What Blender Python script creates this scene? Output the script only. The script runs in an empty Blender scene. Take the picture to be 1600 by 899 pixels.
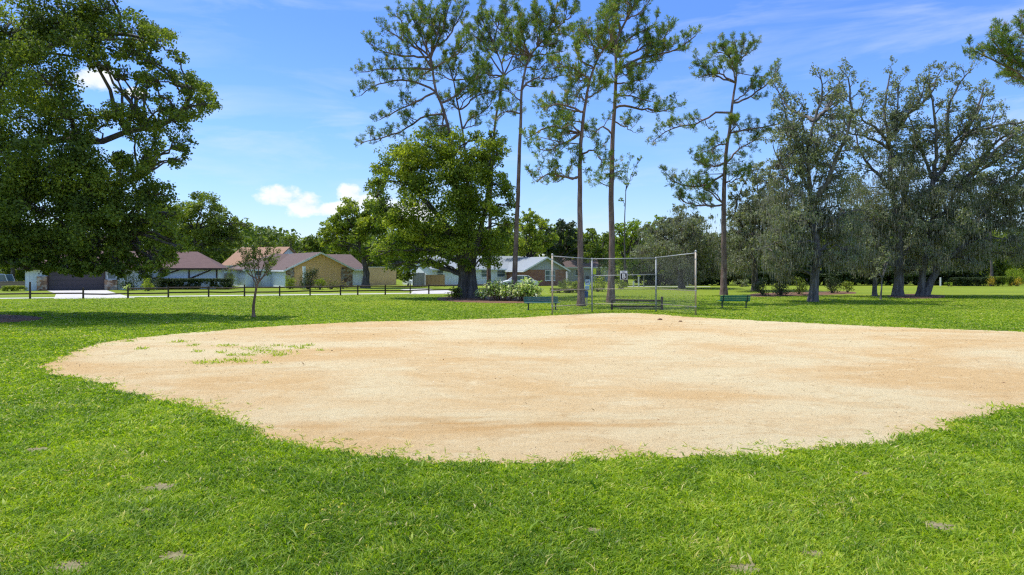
import bpy, math, random
import numpy as np
from mathutils import Vector, Matrix
R = math.radians
scn = bpy.context.scene
COL = scn.collection

# ------------------------------------------------------------------ camera
F, CX, YH, H = 1067.0, 800.0, 417.0, 2.6      # focal length (px), centre column, horizon row, eye height
cam = bpy.data.cameras.new("camera"); cam_o = bpy.data.objects.new("camera", cam); COL.objects.link(cam_o)
cam.sensor_width = 36.0; cam.lens = 36.0 * F / 1600.0
cam_o.location = (0, 0, H); cam_o.rotation_euler = (R(90), 0, 0)
cam.shift_y = -(449.5 - YH) / 1600.0
cam.clip_start = 0.1; cam.clip_end = 6000
scn.camera = cam_o

# ------------------------------------------------------------------ exposure
scn.view_settings.view_transform = 'Standard'; scn.view_settings.look = 'None'
scn.view_settings.gamma = 1.0; scn.view_settings.use_curve_mapping = False
scn.view_settings.exposure = 0.62
scn.render.engine = 'CYCLES'
scn.cycles.max_bounces = 6; scn.cycles.diffuse_bounces = 4; scn.cycles.transmission_bounces = 4
scn.cycles.glossy_bounces = 2; scn.cycles.caustics_reflective = False; scn.cycles.caustics_refractive = False
scn.cycles.use_denoising = False
try:
    scn.cycles.denoiser = 'OPENIMAGEDENOISE'; scn.cycles.denoising_prefilter = 'ACCURATE'
except Exception: pass
scn.cycles.use_adaptive_sampling = True; scn.cycles.adaptive_threshold = 0.02
scn.cycles.pixel_filter_type = 'BLACKMAN_HARRIS'; scn.cycles.filter_width = 1.3

# ------------------------------------------------------------------ sun + sky
SUNV = Vector((-0.36, 0.13, 0.93)).normalized()          # from the ground towards the sun
sun = bpy.data.lights.new("sun", 'SUN'); sun.energy = 3.4; sun.angle = R(0.5); sun.color = (1.0, 0.955, 0.87)
sun_o = bpy.data.objects.new("sun", sun); COL.objects.link(sun_o)
sun_o.rotation_euler = SUNV.to_track_quat('Z', 'Y').to_euler(); sun_o.location = (0, 0, 60)
world = bpy.data.worlds.new("World"); scn.world = world; world.use_nodes = True

class NT:
    def __init__(s, tree): s.t = tree; tree.nodes.clear()
    def n(s, typ, **kw):
        nd = s.t.nodes.new(typ)
        for k, v in kw.items():
            if k == 'inp':
                for a, b in v.items():
                    if isinstance(b, bpy.types.NodeSocket): s.t.links.new(b, nd.inputs[a])
                    else: nd.inputs[a].default_value = b
            else: setattr(nd, k, v)
        return nd
    def math(s, op, a, b=0.0, c=None, clamp=False):
        nd = s.t.nodes.new('ShaderNodeMath'); nd.operation = op; nd.use_clamp = clamp
        for i, v in enumerate((a, b, c)):
            if v is None: continue
            if isinstance(v, bpy.types.NodeSocket): s.t.links.new(v, nd.inputs[i])
            else: nd.inputs[i].default_value = v
        return nd.outputs[0]
    def mix(s, fac, a, b, blend='MIX'):
        nd = s.t.nodes.new('ShaderNodeMix'); nd.data_type = 'RGBA'; nd.blend_type = blend
        for i, v in ((0, fac), (6, a), (7, b)):
            if isinstance(v, bpy.types.NodeSocket): s.t.links.new(v, nd.inputs[i])
            elif i == 0: nd.inputs[0].default_value = v
            else: nd.inputs[i].default_value = (*v, 1) if len(v) == 3 else v
        return nd.outputs[2]
    def ramp(s, fac, stops, interp='LINEAR'):
        nd = s.t.nodes.new('ShaderNodeValToRGB'); cr = nd.color_ramp; cr.interpolation = interp
        while len(cr.elements) < len(stops): cr.elements.new(0.5)
        for e, (p, c) in zip(cr.elements, stops):
            e.position = p; e.color = (*c, 1) if hasattr(c, '__len__') else (c, c, c, 1)
        s.t.links.new(fac, nd.inputs[0]); return nd.outputs[0]
    def noise(s, vec, scale, detail=4, rough=0.55, dist=0.0, out=0):
        nd = s.t.nodes.new('ShaderNodeTexNoise'); nd.inputs['Scale'].default_value = scale
        nd.inputs['Detail'].default_value = detail; nd.inputs['Roughness'].default_value = rough
        nd.inputs['Distortion'].default_value = dist
        if vec is not None: s.t.links.new(vec, nd.inputs['Vector'])
        return nd.outputs[out]
    def mapping(s, vec, scale=(1, 1, 1), loc=(0, 0, 0), rot=(0, 0, 0)):
        nd = s.t.nodes.new('ShaderNodeMapping'); nd.inputs['Scale'].default_value = scale
        nd.inputs['Location'].default_value = loc; nd.inputs['Rotation'].default_value = rot
        s.t.links.new(vec, nd.inputs['Vector']); return nd.outputs[0]
    def link(s, a, b): s.t.links.new(a, b)

def build_sky():
    T = NT(world.node_tree)
    sky = T.n('ShaderNodeTexSky', sky_type='NISHITA', sun_disc=False)
    sky.sun_elevation = math.asin(SUNV.z); sky.sun_rotation = math.atan2(SUNV.x, SUNV.y)
    sky.altitude = 20; sky.air_density = 1.0; sky.dust_density = 0.4; sky.ozone_density = 2.5
    tc = T.n('ShaderNodeTexCoord')
    nrm = T.n('ShaderNodeVectorMath', operation='NORMALIZE'); T.link(tc.outputs['Generated'], nrm.inputs[0])
    sep = T.n('ShaderNodeSeparateXYZ'); T.link(nrm.outputs[0], sep.inputs[0])
    x, y, z = sep.outputs
    az = T.math('ARCTAN2', x, y); el = T.math('ARCSINE', z)
    cmb = T.n('ShaderNodeCombineXYZ'); T.link(az, cmb.inputs[0]); T.link(el, cmb.inputs[1])
    uv = cmb.outputs[0]
    # tint: pale rim, deeper blue above; unseen overhead sky whitened as added fill light
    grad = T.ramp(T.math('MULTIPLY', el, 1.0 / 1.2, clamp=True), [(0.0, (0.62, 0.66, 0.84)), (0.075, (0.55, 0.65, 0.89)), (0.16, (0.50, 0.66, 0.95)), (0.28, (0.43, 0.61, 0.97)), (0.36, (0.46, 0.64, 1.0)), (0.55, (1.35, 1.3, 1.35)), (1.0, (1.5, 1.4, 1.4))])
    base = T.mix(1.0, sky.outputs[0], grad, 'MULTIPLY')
    # thin cirrus streaks
    m1 = T.mapping(uv, scale=(2.2, 11, 1), rot=(0, 0, R(-9)))
    c1 = T.noise(m1, 1.6, 7, 0.6, 0.5)
    c1 = T.ramp(c1, [(0.47, 0.0), (0.78, 1.0)])
    m2 = T.mapping(uv, scale=(1, 2.2, 1), loc=(3, 1, 0))
    c2 = T.ramp(T.noise(m2, 2.3, 3), [(0.36, 0.15), (0.65, 1.0)])
    cir = T.math('MULTIPLY', T.math('MULTIPLY', c1, c2), 0.8)
    # low bank of cumulus, a few degrees above the houses
    nz = T.noise(T.mapping(uv, scale=(1, 1.5, 1)), 17, 8, 0.60)
    nzf = T.noise(T.mapping(uv, scale=(1, 1.3, 1), loc=(5, 2, 0)), 52, 5, 0.6)
    def blob(a0, e0, wa, we):
        dx = T.math('DIVIDE', T.math('SUBTRACT', az, a0), wa); dy = T.math('DIVIDE', T.math('SUBTRACT', el, e0), we)
        d = T.math('ADD', T.math('MULTIPLY', dx, dx), T.math('MULTIPLY', dy, dy))
        return T.math('SUBTRACT', 1.0, d)
    def pa(px): return math.atan((px - CX) / F)
    def pe(px, py): return math.atan((YH - py) / math.hypot(F, px - CX))
    bl = None
    for (px, py, wx, wy) in ((438, 306, 44, 20), (475, 318, 36, 22), (548, 304, 24, 20), (520, 328, 62, 13), (575, 322, 55, 24),
                             (150, 125, 34, 22), (212, 145, 16, 8), (640, 330, 60, 22)):
        b = blob(pa(px), pe(px, py), wx / F * .92, wy / F * .95)
        bl = b if bl is None else T.math('MAXIMUM', bl, b)
    cu = T.math('ADD', T.math('MULTIPLY', bl, 0.75), T.math('MULTIPLY', T.math('SUBTRACT', nz, 0.5), 2.4))
    cu = T.math('ADD', cu, T.math('MULTIPLY', T.math('SUBTRACT', nzf, 0.5), 0.7))
    cum = T.ramp(cu, [(0.08, 0.0), (0.50, 0.9), (0.9, 1.0)])
    low = T.ramp(T.math('MULTIPLY', el, 8, clamp=True), [(0.15, 0.3), (0.65, 1.0)])
    cum = T.math('MULTIPLY', cum, low)
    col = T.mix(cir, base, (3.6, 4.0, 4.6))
    cc = T.mix(T.ramp(nz, [(0.35, 0.0), (0.6, 1.0)]), (3.9, 4.2, 4.6), (5.0, 5.0, 5.0))
    col = T.mix(cum, col, cc)
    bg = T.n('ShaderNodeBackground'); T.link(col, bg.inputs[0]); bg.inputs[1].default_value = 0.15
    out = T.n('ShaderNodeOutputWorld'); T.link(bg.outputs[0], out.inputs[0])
build_sky()

# ------------------------------------------------------------------ helpers
def W(px, py, Y): return Vector(((px - CX) / F * Y, Y, H + (YH - py) / F * Y))
def GY(py): return H * F / (py - YH)
def G(px, py): Y = GY(py); return Vector(((px - CX) / F * Y, Y, 0))
def tag(o, label=None, cat=None, group=None, kind=None):
    if label: o['label'] = label
    if cat: o['category'] = cat
    if group: o['group'] = group
    if kind: o['kind'] = kind
    return o
def empty(name, loc=(0, 0, 0), rz=0.0, parent=None):
    o = bpy.data.objects.new(name, None); COL.objects.link(o); o.location = loc; o.rotation_euler = (0, 0, rz)
    o.empty_display_size = 0.3
    if parent: o.parent = parent
    return o
def copy_tree(o, parent=None):
    c = o.copy(); COL.objects.link(c)
    if parent: c.parent = parent
    for ch in list(o.children): copy_tree(ch, c)
    return c
def np_mesh(name, V, faces, mat, parent=None, tint=None, smooth=False, loc=None):
    """V (n,3); faces (m,k) constant k"""
    V = np.asarray(V, dtype=np.float32).reshape(-1, 3); faces = np.asarray(faces, dtype=np.int32)
    me = bpy.data.meshes.new(name); m, k = faces.shape
    me.vertices.add(len(V)); me.vertices.foreach_set('co', V.ravel())
    me.loops.add(m * k); me.loops.foreach_set('vertex_index', faces.ravel())
    me.polygons.add(m); me.polygons.foreach_set('loop_start', np.arange(0, m * k, k, dtype=np.int32))
    me.polygons.foreach_set('loop_total', np.full(m, k, dtype=np.int32))
    if smooth: me.polygons.foreach_set('use_smooth', np.ones(m, dtype=bool))
    me.update(calc_edges=True)
    if tint is not None:
        a = me.attributes.new('tint', 'FLOAT', 'POINT'); a.data.foreach_set('value', np.asarray(tint, dtype=np.float32))
    me.materials.append(mat)
    o = bpy.data.objects.new(name, me); COL.objects.link(o)
    if parent: o.parent = parent
    if loc is not None: o.location = loc
    return o

class MB:
    """collects shapes, links them as one mesh object"""
    def __init__(s): s.v = []; s.f = []
    def add(s, vs, fs):
        b = len(s.v); s.v += [tuple(v) for v in vs]; s.f += [tuple(i + b for i in f) for f in fs]; return s
    def box(s, c, d, rz=0.0, rx=0.0, ry=0.0, taper=1.0):
        M = Matrix.Rotation(rz, 3, 'Z') @ Matrix.Rotation(ry, 3, 'Y') @ Matrix.Rotation(rx, 3, 'X'); c = Vector(c)
        vs = []
        for z in (-.5, .5):
            t = taper if z > 0 else 1
            for x, y in ((-.5, -.5), (.5, -.5), (.5, .5), (-.5, .5)): vs.append(c + M @ Vector((x * d[0] * t, y * d[1] * t, z * d[2])))
        return s.add(vs, [(3, 2, 1, 0), (4, 5, 6, 7), (0, 1, 5, 4), (1, 2, 6, 5), (2, 3, 7, 6), (3, 0, 4, 7)])
    def b2(s, x0, x1, y0, y1, z0, z1): return s.box(((x0 + x1) / 2, (y0 + y1) / 2, (z0 + z1) / 2), (abs(x1 - x0), abs(y1 - y0), abs(z1 - z0)))
    def prism(s, poly, axis, a, b):
        """poly: 2d points; extruded along axis from a to b"""
        n = len(poly)
        def P(p, t): return {'x': (t, p[0], p[1]), 'y': (p[0], t, p[1]), 'z': (p[0], p[1], t)}[axis]
        vs = [P(p, a) for p in poly] + [P(p, b) for p in poly]
        fs = [tuple(range(n))[::-1], tuple(range(n, 2 * n))] + [(i, (i + 1) % n, n + (i + 1) % n, n + i) for i in range(n)]
        return s.add(vs, fs)
    def slab(s, pts, th):
        """a planar polygon thickened downwards"""
        n = len(pts); vs = [Vector(p) for p in pts] + [Vector(p) - Vector((0, 0, th)) for p in pts]
        return s.add(vs, [tuple(range(n)), tuple(range(n, 2 * n))[::-1]] + [(i, n + i, n + (i + 1) % n, (i + 1) % n) for i in range(n)])
    def tube(s, pts, r, sides=8, cap=True):
        pts = [Vector(p) for p in pts]; rs = r if hasattr(r, '__len__') else [r] * len(pts)
        rings = []
        for i, p in enumerate(pts):
            t = (pts[min(i + 1, len(pts) - 1)] - pts[max(i - 1, 0)]).normalized()
            u = t.orthogonal().normalized() if i == 0 else (pu - t * pu.dot(t)).normalized()
            pu = u; w = t.cross(u)
            rings.append([p + (u * math.cos(2 * math.pi * k / sides) + w * math.sin(2 * math.pi * k / sides)) * rs[i] for k in range(sides)])
        vs = [v for rg in rings for v in rg]; fs = []
        for i in range(len(pts) - 1):
            for k in range(sides):
                a = i * sides + k; b = i * sides + (k + 1) % sides; fs.append((a, b, b + sides, a + sides))
        if cap: fs += [tuple(range(sides))[::-1], tuple((len(pts) - 1) * sides + k for k in range(sides))]
        return s.add(vs, fs)
    def build(s, name, mat, parent=None, bevel=0.0, smooth=False):
        me = bpy.data.meshes.new(name); me.from_pydata(s.v, [], s.f); me.update()
        import bmesh
        bm = bmesh.new(); bm.from_mesh(me); bmesh.ops.recalc_face_normals(bm, faces=bm.faces)
        if bevel: bmesh.ops.bevel(bm, geom=[e for e in bm.edges], offset=bevel, segments=2, affect='EDGES', profile=0.6)
        bm.to_mesh(me); bm.free()
        if smooth:
            for p in me.polygons: p.use_smooth = True
        me.materials.append(mat); o = bpy.data.objects.new(name, me); COL.objects.link(o)
        if parent: o.parent = parent
        return o

# ------------------------------------------------------------------ materials
def surf(name, c1, c2=None, scale=3.0, rough=0.8, bump=0.0, bscale=None, metal=0.0, spec=0.4, stretch=(1, 1, 1), detail=6, lo=.35, hi=.68):
    m = bpy.data.materials.new(name); m.use_nodes = True; T = NT(m.node_tree)
    tc = T.n('ShaderNodeTexCoord'); vec = T.mapping(tc.outputs['Object'], scale=stretch)
    b = T.n('ShaderNodeBsdfPrincipled'); o = T.n('ShaderNodeOutputMaterial'); T.link(b.outputs[0], o.inputs[0])
    b.inputs['Roughness'].default_value = rough; b.inputs['Metallic'].default_value = metal; b.inputs['Specular IOR Level'].default_value = spec
    c2 = c2 or tuple(x * 0.75 for x in c1)
    nz = T.noise(vec, scale, detail)
    T.link(T.ramp(nz, [(lo, c1), (hi, c2)]), b.inputs['Base Color'])
    if bump:
        bp = T.n('ShaderNodeBump'); bp.inputs['Strength'].default_value = bump; bp.inputs['Distance'].default_value = 0.02
        T.link(T.noise(vec, bscale or scale * 6, 4), bp.inputs['Height']); T.link(bp.outputs[0], b.inputs['Normal'])
    return m
def leafmat(name, stops, transl=0.35, rough=0.55, spec=0.25, tscale=1.25):
    m = bpy.data.materials.new(name); m.use_nodes = True; T = NT(m.node_tree)
    at = T.n('ShaderNodeAttribute', attribute_name='tint')
    c = T.ramp(at.outputs['Fac'], stops)
    b = T.n('ShaderNodeBsdfPrincipled'); b.inputs['Roughness'].default_value = rough; b.inputs['Specular IOR Level'].default_value = spec
    T.link(c, b.inputs['Base Color'])
    tr = T.n('ShaderNodeBsdfTranslucent'); T.link(T.mix(1.0, c, (tscale * 1.05, tscale * 1.12, tscale * 0.5), 'MULTIPLY'), tr.inputs[0])
    mx = T.n('ShaderNodeMixShader'); mx.inputs[0].default_value = transl
    T.link(b.outputs[0], mx.inputs[1]); T.link(tr.outputs[0], mx.inputs[2])
    o = T.n('ShaderNodeOutputMaterial'); T.link(mx.outputs[0], o.inputs[0]); return m
def barkmat(name, c1, c2, scale=4):
    m = bpy.data.materials.new(name); m.use_nodes = True; T = NT(m.node_tree)
    tc = T.n('ShaderNodeTexCoord'); vec = T.mapping(tc.outputs['Object'], scale=(1, 1, .22))
    n1 = T.noise(vec, scale, 6, .65); n2 = T.noise(tc.outputs['Object'], .7, 3)
    c = T.ramp(n1, [(.33, tuple(x * .5 for x in c1)), (.5, c1), (.68, c2)])
    c = T.mix(T.ramp(n2, [(.4, 0.), (.65, .45)]), c, tuple((a + b) * .42 for a, b in zip(c1, c2)))
    b = T.n('ShaderNodeBsdfPrincipled'); b.inputs['Roughness'].default_value = .95; b.inputs['Specular IOR Level'].default_value = .1
    T.link(c, b.inputs['Base Color'])
    bp = T.n('ShaderNodeBump'); bp.inputs['Strength'].default_value = .9; bp.inputs['Distance'].default_value = .05
    T.link(n1, bp.inputs['Height']); T.link(bp.outputs[0], b.inputs['Normal'])
    o = T.n('ShaderNodeOutputMaterial'); T.link(b.outputs[0], o.inputs[0]); return m
def brickmat(name, c1, c2, mortar, bw, bh, bump=.4, offset=.5):
    m = bpy.data.materials.new(name); m.use_nodes = True; T = NT(m.node_tree)
    tc = T.n('ShaderNodeTexCoord'); s = T.n('ShaderNodeSeparateXYZ'); T.link(tc.outputs['Object'], s.inputs[0])
    c = T.n('ShaderNodeCombineXYZ'); T.link(T.math('ADD', s.outputs[0], s.outputs[1]), c.inputs[0]); T.link(s.outputs[2], c.inputs[1])
    br = T.n('ShaderNodeTexBrick'); T.link(c.outputs[0], br.inputs['Vector']); br.offset = offset
    br.inputs['Color1'].default_value = (*c1, 1); br.inputs['Color2'].default_value = (*c2, 1); br.inputs['Mortar'].default_value = (*mortar, 1)
    br.inputs['Scale'].default_value = 1; br.inputs['Brick Width'].default_value = bw; br.inputs['Row Height'].default_value = bh
    br.inputs['Mortar Size'].default_value = .008
    col = T.mix(T.ramp(T.noise(tc.outputs['Object'], 1.7, 5), [(.35, 0.), (.7, .5)]), br.outputs[0], tuple(x * .6 for x in c1))
    b = T.n('ShaderNodeBsdfPrincipled'); b.inputs['Roughness'].default_value = .85; T.link(col, b.inputs['Base Color'])
    o = T.n('ShaderNodeOutputMaterial'); T.link(b.outputs[0], o.inputs[0]); return m
def stonemat(name):
    m = bpy.data.materials.new(name); m.use_nodes = True; T = NT(m.node_tree)
    tc = T.n('ShaderNodeTexCoord'); v = T.n('ShaderNodeTexVoronoi'); v.inputs['Scale'].default_value = 3.4
    T.link(T.mapping(tc.outputs['Object'], scale=(1, 1, 1.6)), v.inputs['Vector'])
    g = T.n('ShaderNodeSeparateColor'); T.link(v.outputs['Color'], g.inputs[0])
    c = T.ramp(g.outputs[0], [(0., (.10, .06, .045)), (.3, (.30, .17, .10)), (.55, (.45, .36, .28)), (.8, (.22, .20, .19)), (1., (.55, .48, .40))])
    b = T.n('ShaderNodeBsdfPrincipled'); b.inputs['Roughness'].default_value = .9; T.link(c, b.inputs['Base Color'])
    bp = T.n('ShaderNodeBump'); bp.inputs['Strength'].default_value = .8; T.link(v.outputs['Distance'], bp.inputs['Height']); T.link(bp.outputs[0], b.inputs['Normal'])
    o = T.n('ShaderNodeOutputMaterial'); T.link(b.outputs[0], o.inputs[0]); return m
def shinglemat(name, c1, c2):
    m = bpy.data.materials.new(name); m.use_nodes = True; T = NT(m.node_tree)
    tc = T.n('ShaderNodeTexCoord')
    n1 = T.noise(T.mapping(tc.outputs['Object'], scale=(1, 1, 4)), 2.2, 6, .7); n2 = T.noise(tc.outputs['Object'], 14, 3)
    w = T.n('ShaderNodeTexWave', wave_type='BANDS', bands_direction='Z'); w.inputs['Scale'].default_value = 3.5; w.inputs['Distortion'].default_value = .6
    T.link(tc.outputs['Object'], w.inputs['Vector'])
    c = T.ramp(T.math('ADD', T.math('MULTIPLY', n1, .6), T.math('MULTIPLY', n2, .4)), [(.38, c1), (.62, c2)])
    c = T.mix(T.math('MULTIPLY', w.outputs['Fac'], .25), c, tuple(x * .6 for x in c1))
    b = T.n('ShaderNodeBsdfPrincipled'); b.inputs['Roughness'].default_value = .9; T.link(c, b.inputs['Base Color'])
    o = T.n('ShaderNodeOutputMaterial'); T.link(b.outputs[0], o.inputs[0]); return m
def boardmat(name, c1, c2, pitch=.3, gap=.35, vertical=True):
    """vertical boards with dark grooves"""
    m = bpy.data.materials.new(name); m.use_nodes = True; T = NT(m.node_tree)
    tc = T.n('ShaderNodeTexCoord'); s = T.n('ShaderNodeSeparateXYZ'); T.link(tc.outputs['Object'], s.inputs[0])
    h = T.math('ADD', s.outputs[0], s.outputs[1]) if vertical else s.outputs[2]
    u = T.math('DIVIDE', h, pitch); fr = T.math('FRACT', u); fl = T.math('FLOOR', u)
    groove = T.math('LESS_THAN', fr, .09)
    wn = T.n('ShaderNodeTexWhiteNoise', noise_dimensions='1D'); T.link(fl, wn.inputs['W'])
    nz = T.noise(T.mapping(tc.outputs['Object'], scale=(1, 1, .3) if vertical else (.3, .3, 1)), 3, 5)
    c = T.mix(T.math('ADD', T.math('MULTIPLY', wn.outputs[0], .5), T.math('MULTIPLY', nz, .5)), c1, c2)
    c = T.mix(T.math('MULTIPLY', groove, gap), c, tuple(x * .15 for x in c1))
    b = T.n('ShaderNodeBsdfPrincipled'); b.inputs['Roughness'].default_value = .75; T.link(c, b.inputs['Base Color'])
    o = T.n('ShaderNodeOutputMaterial'); T.link(b.outputs[0], o.inputs[0]); return m

M = {}
M['bark_pine'] = barkmat('bark_pine', (.19, .125, .105), (.34, .25, .22), 5)
M['bark_oak'] = barkmat('bark_oak', (.10, .085, .075), (.20, .18, .165), 5)
M['bark_pale'] = barkmat('bark_pale', (.14, .125, .115), (.26, .24, .23), 5)
M['bark_tan'] = barkmat('bark_tan', (.20, .12, .08), (.36, .25, .17), 6)
M['leaf_pine'] = leafmat('leaf_pine', [(0, (.08, .13, .03)), (.5, (.17, .25, .045)), (.85, (.33, .38, .07)), (1, (.40, .28, .10))], .3)
M['leaf_live'] = leafmat('leaf_live', [(0, (.11, .13, .075)), (.5, (.205, .23, .13)), (1, (.33, .35, .19))], .35)
M['leaf_oak'] = leafmat('leaf_oak', [(0, (.06, .09, .018)), (.5, (.135, .185, .028)), (1, (.28, .33, .045))], .45)
M['leaf_bright'] = leafmat('leaf_bright', [(0, (.075, .12, .018)), (.5, (.21, .27, .030)), (1, (.42, .45, .05))], .48)
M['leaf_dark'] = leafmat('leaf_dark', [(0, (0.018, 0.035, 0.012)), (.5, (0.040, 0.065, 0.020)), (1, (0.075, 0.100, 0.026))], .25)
M['leaf_lime'] = leafmat('leaf_lime', [(0, (0.088, 0.143, 0.013)), (.5, (0.209, 0.297, 0.022)), (1, (0.363, 0.418, 0.039))], .45)
M['leaf_red'] = leafmat('leaf_red', [(0, (.06, .09, .02)), (.5, (.14, .16, .035)), (1, (.30, .20, .07))], .35)
M['leaf_variegated'] = leafmat('leaf_variegated', [(0, (.10, .20, .03)), (.4, (.26, .40, .07)), (.7, (.60, .66, .25)), (1, (.85, .86, .60))], .4)
M['leaf_gold'] = leafmat('leaf_gold', [(0, (.20, .18, .02)), (.5, (.38, .28, .02)), (1, (.55, .36, .02))], .3)
M['moss'] = leafmat('moss', [(0, (.14, .13, .10)), (.5, (.24, .22, .17)), (1, (.36, .33, .26))], .3)
M['soil'] = surf('soil', (.27, .22, .12), (.13, .12, .045), 18, .95, .5)
M['mulch'] = surf('mulch', (.19, .095, .05), (.10, .055, .03), 7, .95, .9, 30)
M['concrete'] = surf('concrete', (.52, .50, .46), (.42, .40, .37), 2, .85, .1)
M['asphalt'] = surf('asphalt', (.42, .41, .38), (.34, .33, .31), 3, .9, .1)
M['galv'] = surf('galvanised', (.33, .35, .36), (.42, .44, .45), 6, .55, 0, metal=.3)
M['galv_warm'] = surf('galvanised_dusty', (.38, .32, .23), (.46, .41, .33), 5, .6, 0, metal=.2)
M['wire'] = surf('wire', (.10, .115, .11), (.14, .155, .15), 6, .6, 0, metal=.2)
M['wood_dark'] = surf('creosote_wood', (.045, .032, .024), (.09, .065, .05), 3, .9, .5, stretch=(1, 1, 4))
M['wood_grey'] = boardmat('grey_picket', (.26, .24, .22), (.38, .35, .32), .14, .8)
M['wood_orange'] = boardmat('orange_boards', (.34, .19, .09), (.48, .30, .15), .15, .4)
M['wood_brown'] = boardmat('brown_boards', (.17, .12, .09), (.25, .18, .13), .2, .5, False)
M['bench_green'] = surf('bench_green', (.015, .13, .095), (.03, .18, .13), 4, .45)
M['iron_dark'] = surf('iron_dark', (.012, .025, .035), (.02, .04, .05), 4, .5)
M['bench_worn'] = surf('bench_worn', (.03, .12, .09), (.14, .20, .17), 3, .6)
M['white_paint'] = surf('white_paint', (.78, .80, .80), (.68, .70, .71), 1.5, .7)
M['blue_white'] = boardmat('pale_siding', (.66, .72, .78), (.72, .77, .82), .4, .25)
M['grey_siding'] = boardmat('grey_siding', (.36, .38, .42), (.42, .44, .48), .35, .4)
M['ochre'] = boardmat('ochre_siding', (.84, .50, .22), (.88, .55, .26), .4, .22)
M['tan_wall'] = surf('tan_wall', (.72, .50, .28), (.62, .43, .24), .8, .85)
M['trim_dark'] = surf('trim_dark', (.05, .03, .025), (.08, .05, .04), 3, .7)
M['roof_brown'] = shinglemat('roof_brown', (.085, .055, .045), (.145, .095, .08))
M['roof_red'] = shinglemat('roof_red', (.085, .046, .04), (.14, .08, .07))
M['roof_tan'] = shinglemat('roof_tan', (.28, .16, .10), (.36, .22, .14))
M['roof_grey'] = shinglemat('roof_grey', (.22, .25, .27), (.29, .32, .34))
M['brick'] = brickmat('brick', (.27, .085, .055), (.34, .13, .085), (.42, .36, .30), .22, .075)
M['stone'] = stonemat('field_stone')
M['garage'] = boardmat('garage_dark', (.055, .045, .052), (.075, .062, .072), .55, .7, False)
M['glass'] = surf('glass', (.06, .10, .13), (.11, .17, .21), 1.2, .12, spec=.8)
M['black'] = surf('black', (.02, .02, .022), (.03, .03, .03), 4, .6)
M['car_paint'] = surf('car_paint', (.72, .74, .75), (.66, .68, .69), 1, .25, spec=.7)
M['rubber'] = surf('rubber', (.02, .02, .02), (.03, .03, .03), 4, .8)
M['sign_white'] = surf('sign_white', (.80, .80, .80), (.72, .72, .72), 3, .6)
M['sign_yellow'] = surf('sign_yellow', (.75, .80, .05), (.68, .72, .05), 3, .5)
M['sign_blue'] = surf('sign_blue', (.02, .10, .28), (.03, .13, .33), 3, .5)
M['sky_blue'] = surf('pale_blue', (.38, .62, .78), (.45, .68, .82), 3, .5)

# ------------------------------------------------------------------ numpy noise
def vnoise(x, y, seed=0):
    xi = np.floor(x).astype(np.int64); yi = np.floor(y).astype(np.int64); xf = x - xi; yf = y - yi
    def h(a, b):
        n = (a * 374761393 + b * 668265263 + seed * 1442695041) & 0xffffffff
        n = ((n ^ (n >> 13)) * 1274126177) & 0xffffffff
        return ((n ^ (n >> 16)) & 0xffff) / 65535.0
    u = xf * xf * (3 - 2 * xf); v = yf * yf * (3 - 2 * yf)
    return (h(xi, yi) * (1 - u) + h(xi + 1, yi) * u) * (1 - v) + (h(xi, yi + 1) * (1 - u) + h(xi + 1, yi + 1) * u) * v
def fbm(x, y, seed=0, o=3):
    s = 0; a = .5; t = 0
    for i in range(o): s = s + a * vnoise(x * 2 ** i, y * 2 ** i, seed + i * 17); t += a; a *= .5
    return s / t
def in_poly(x, y, P):
    c = np.zeros(len(x), dtype=bool); n = len(P); j = n - 1
    for i in range(n):
        xi, yi = P[i]; xj, yj = P[j]
        k = ((yi > y) != (yj > y)) & (x < (xj - xi) * (y - yi) / (yj - yi + 1e-12) + xi)
        c ^= k; j = i
    return c
def smooth_loop(P, sub=10):
    P = [np.array(p, float) for p in P]; n = len(P); out = []
    for i in range(n):
        p0, p1, p2, p3 = P[i - 1], P[i], P[(i + 1) % n], P[(i + 2) % n]
        for k in range(sub):
            t = k / sub
            out.append(.5 * ((2 * p1) + (-p0 + p2) * t + (2 * p0 - 5 * p1 + 4 * p2 - p3) * t * t + (-p0 + 3 * p1 - 3 * p2 + p3) * t ** 3))
    return np.array(out)
def ground_patch(name, ring, z, mat, dome=0.0, kind='structure'):
    """irregular flat patch lying on the ground"""
    me = bpy.data.meshes.new(name)
    if dome:
        c = ring.mean(axis=0); n = len(ring)
        vs = [(p[0], p[1], 0.0) for p in ring] + [(c[0] + (p[0] - c[0]) * .8, c[1] + (p[1] - c[1]) * .8, dome) for p in ring] + [(c[0], c[1], dome * 1.3)]
        fs = [(i, (i + 1) % n, n + (i + 1) % n, n + i) for i in range(n)] + [(n + i, n + (i + 1) % n, 2 * n) for i in range(n)]
    else:
        vs = [(p[0], p[1], z) for p in ring]; fs = [tuple(range(len(ring)))]
    me.from_pydata(vs, [], fs); me.update()
    if not dome and me.polygons[0].normal.z < 0: me.flip_normals()
    me.materials.append(mat); o = bpy.data.objects.new(name, me); COL.objects.link(o)
    if kind: o['kind'] = kind
    return o

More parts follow.
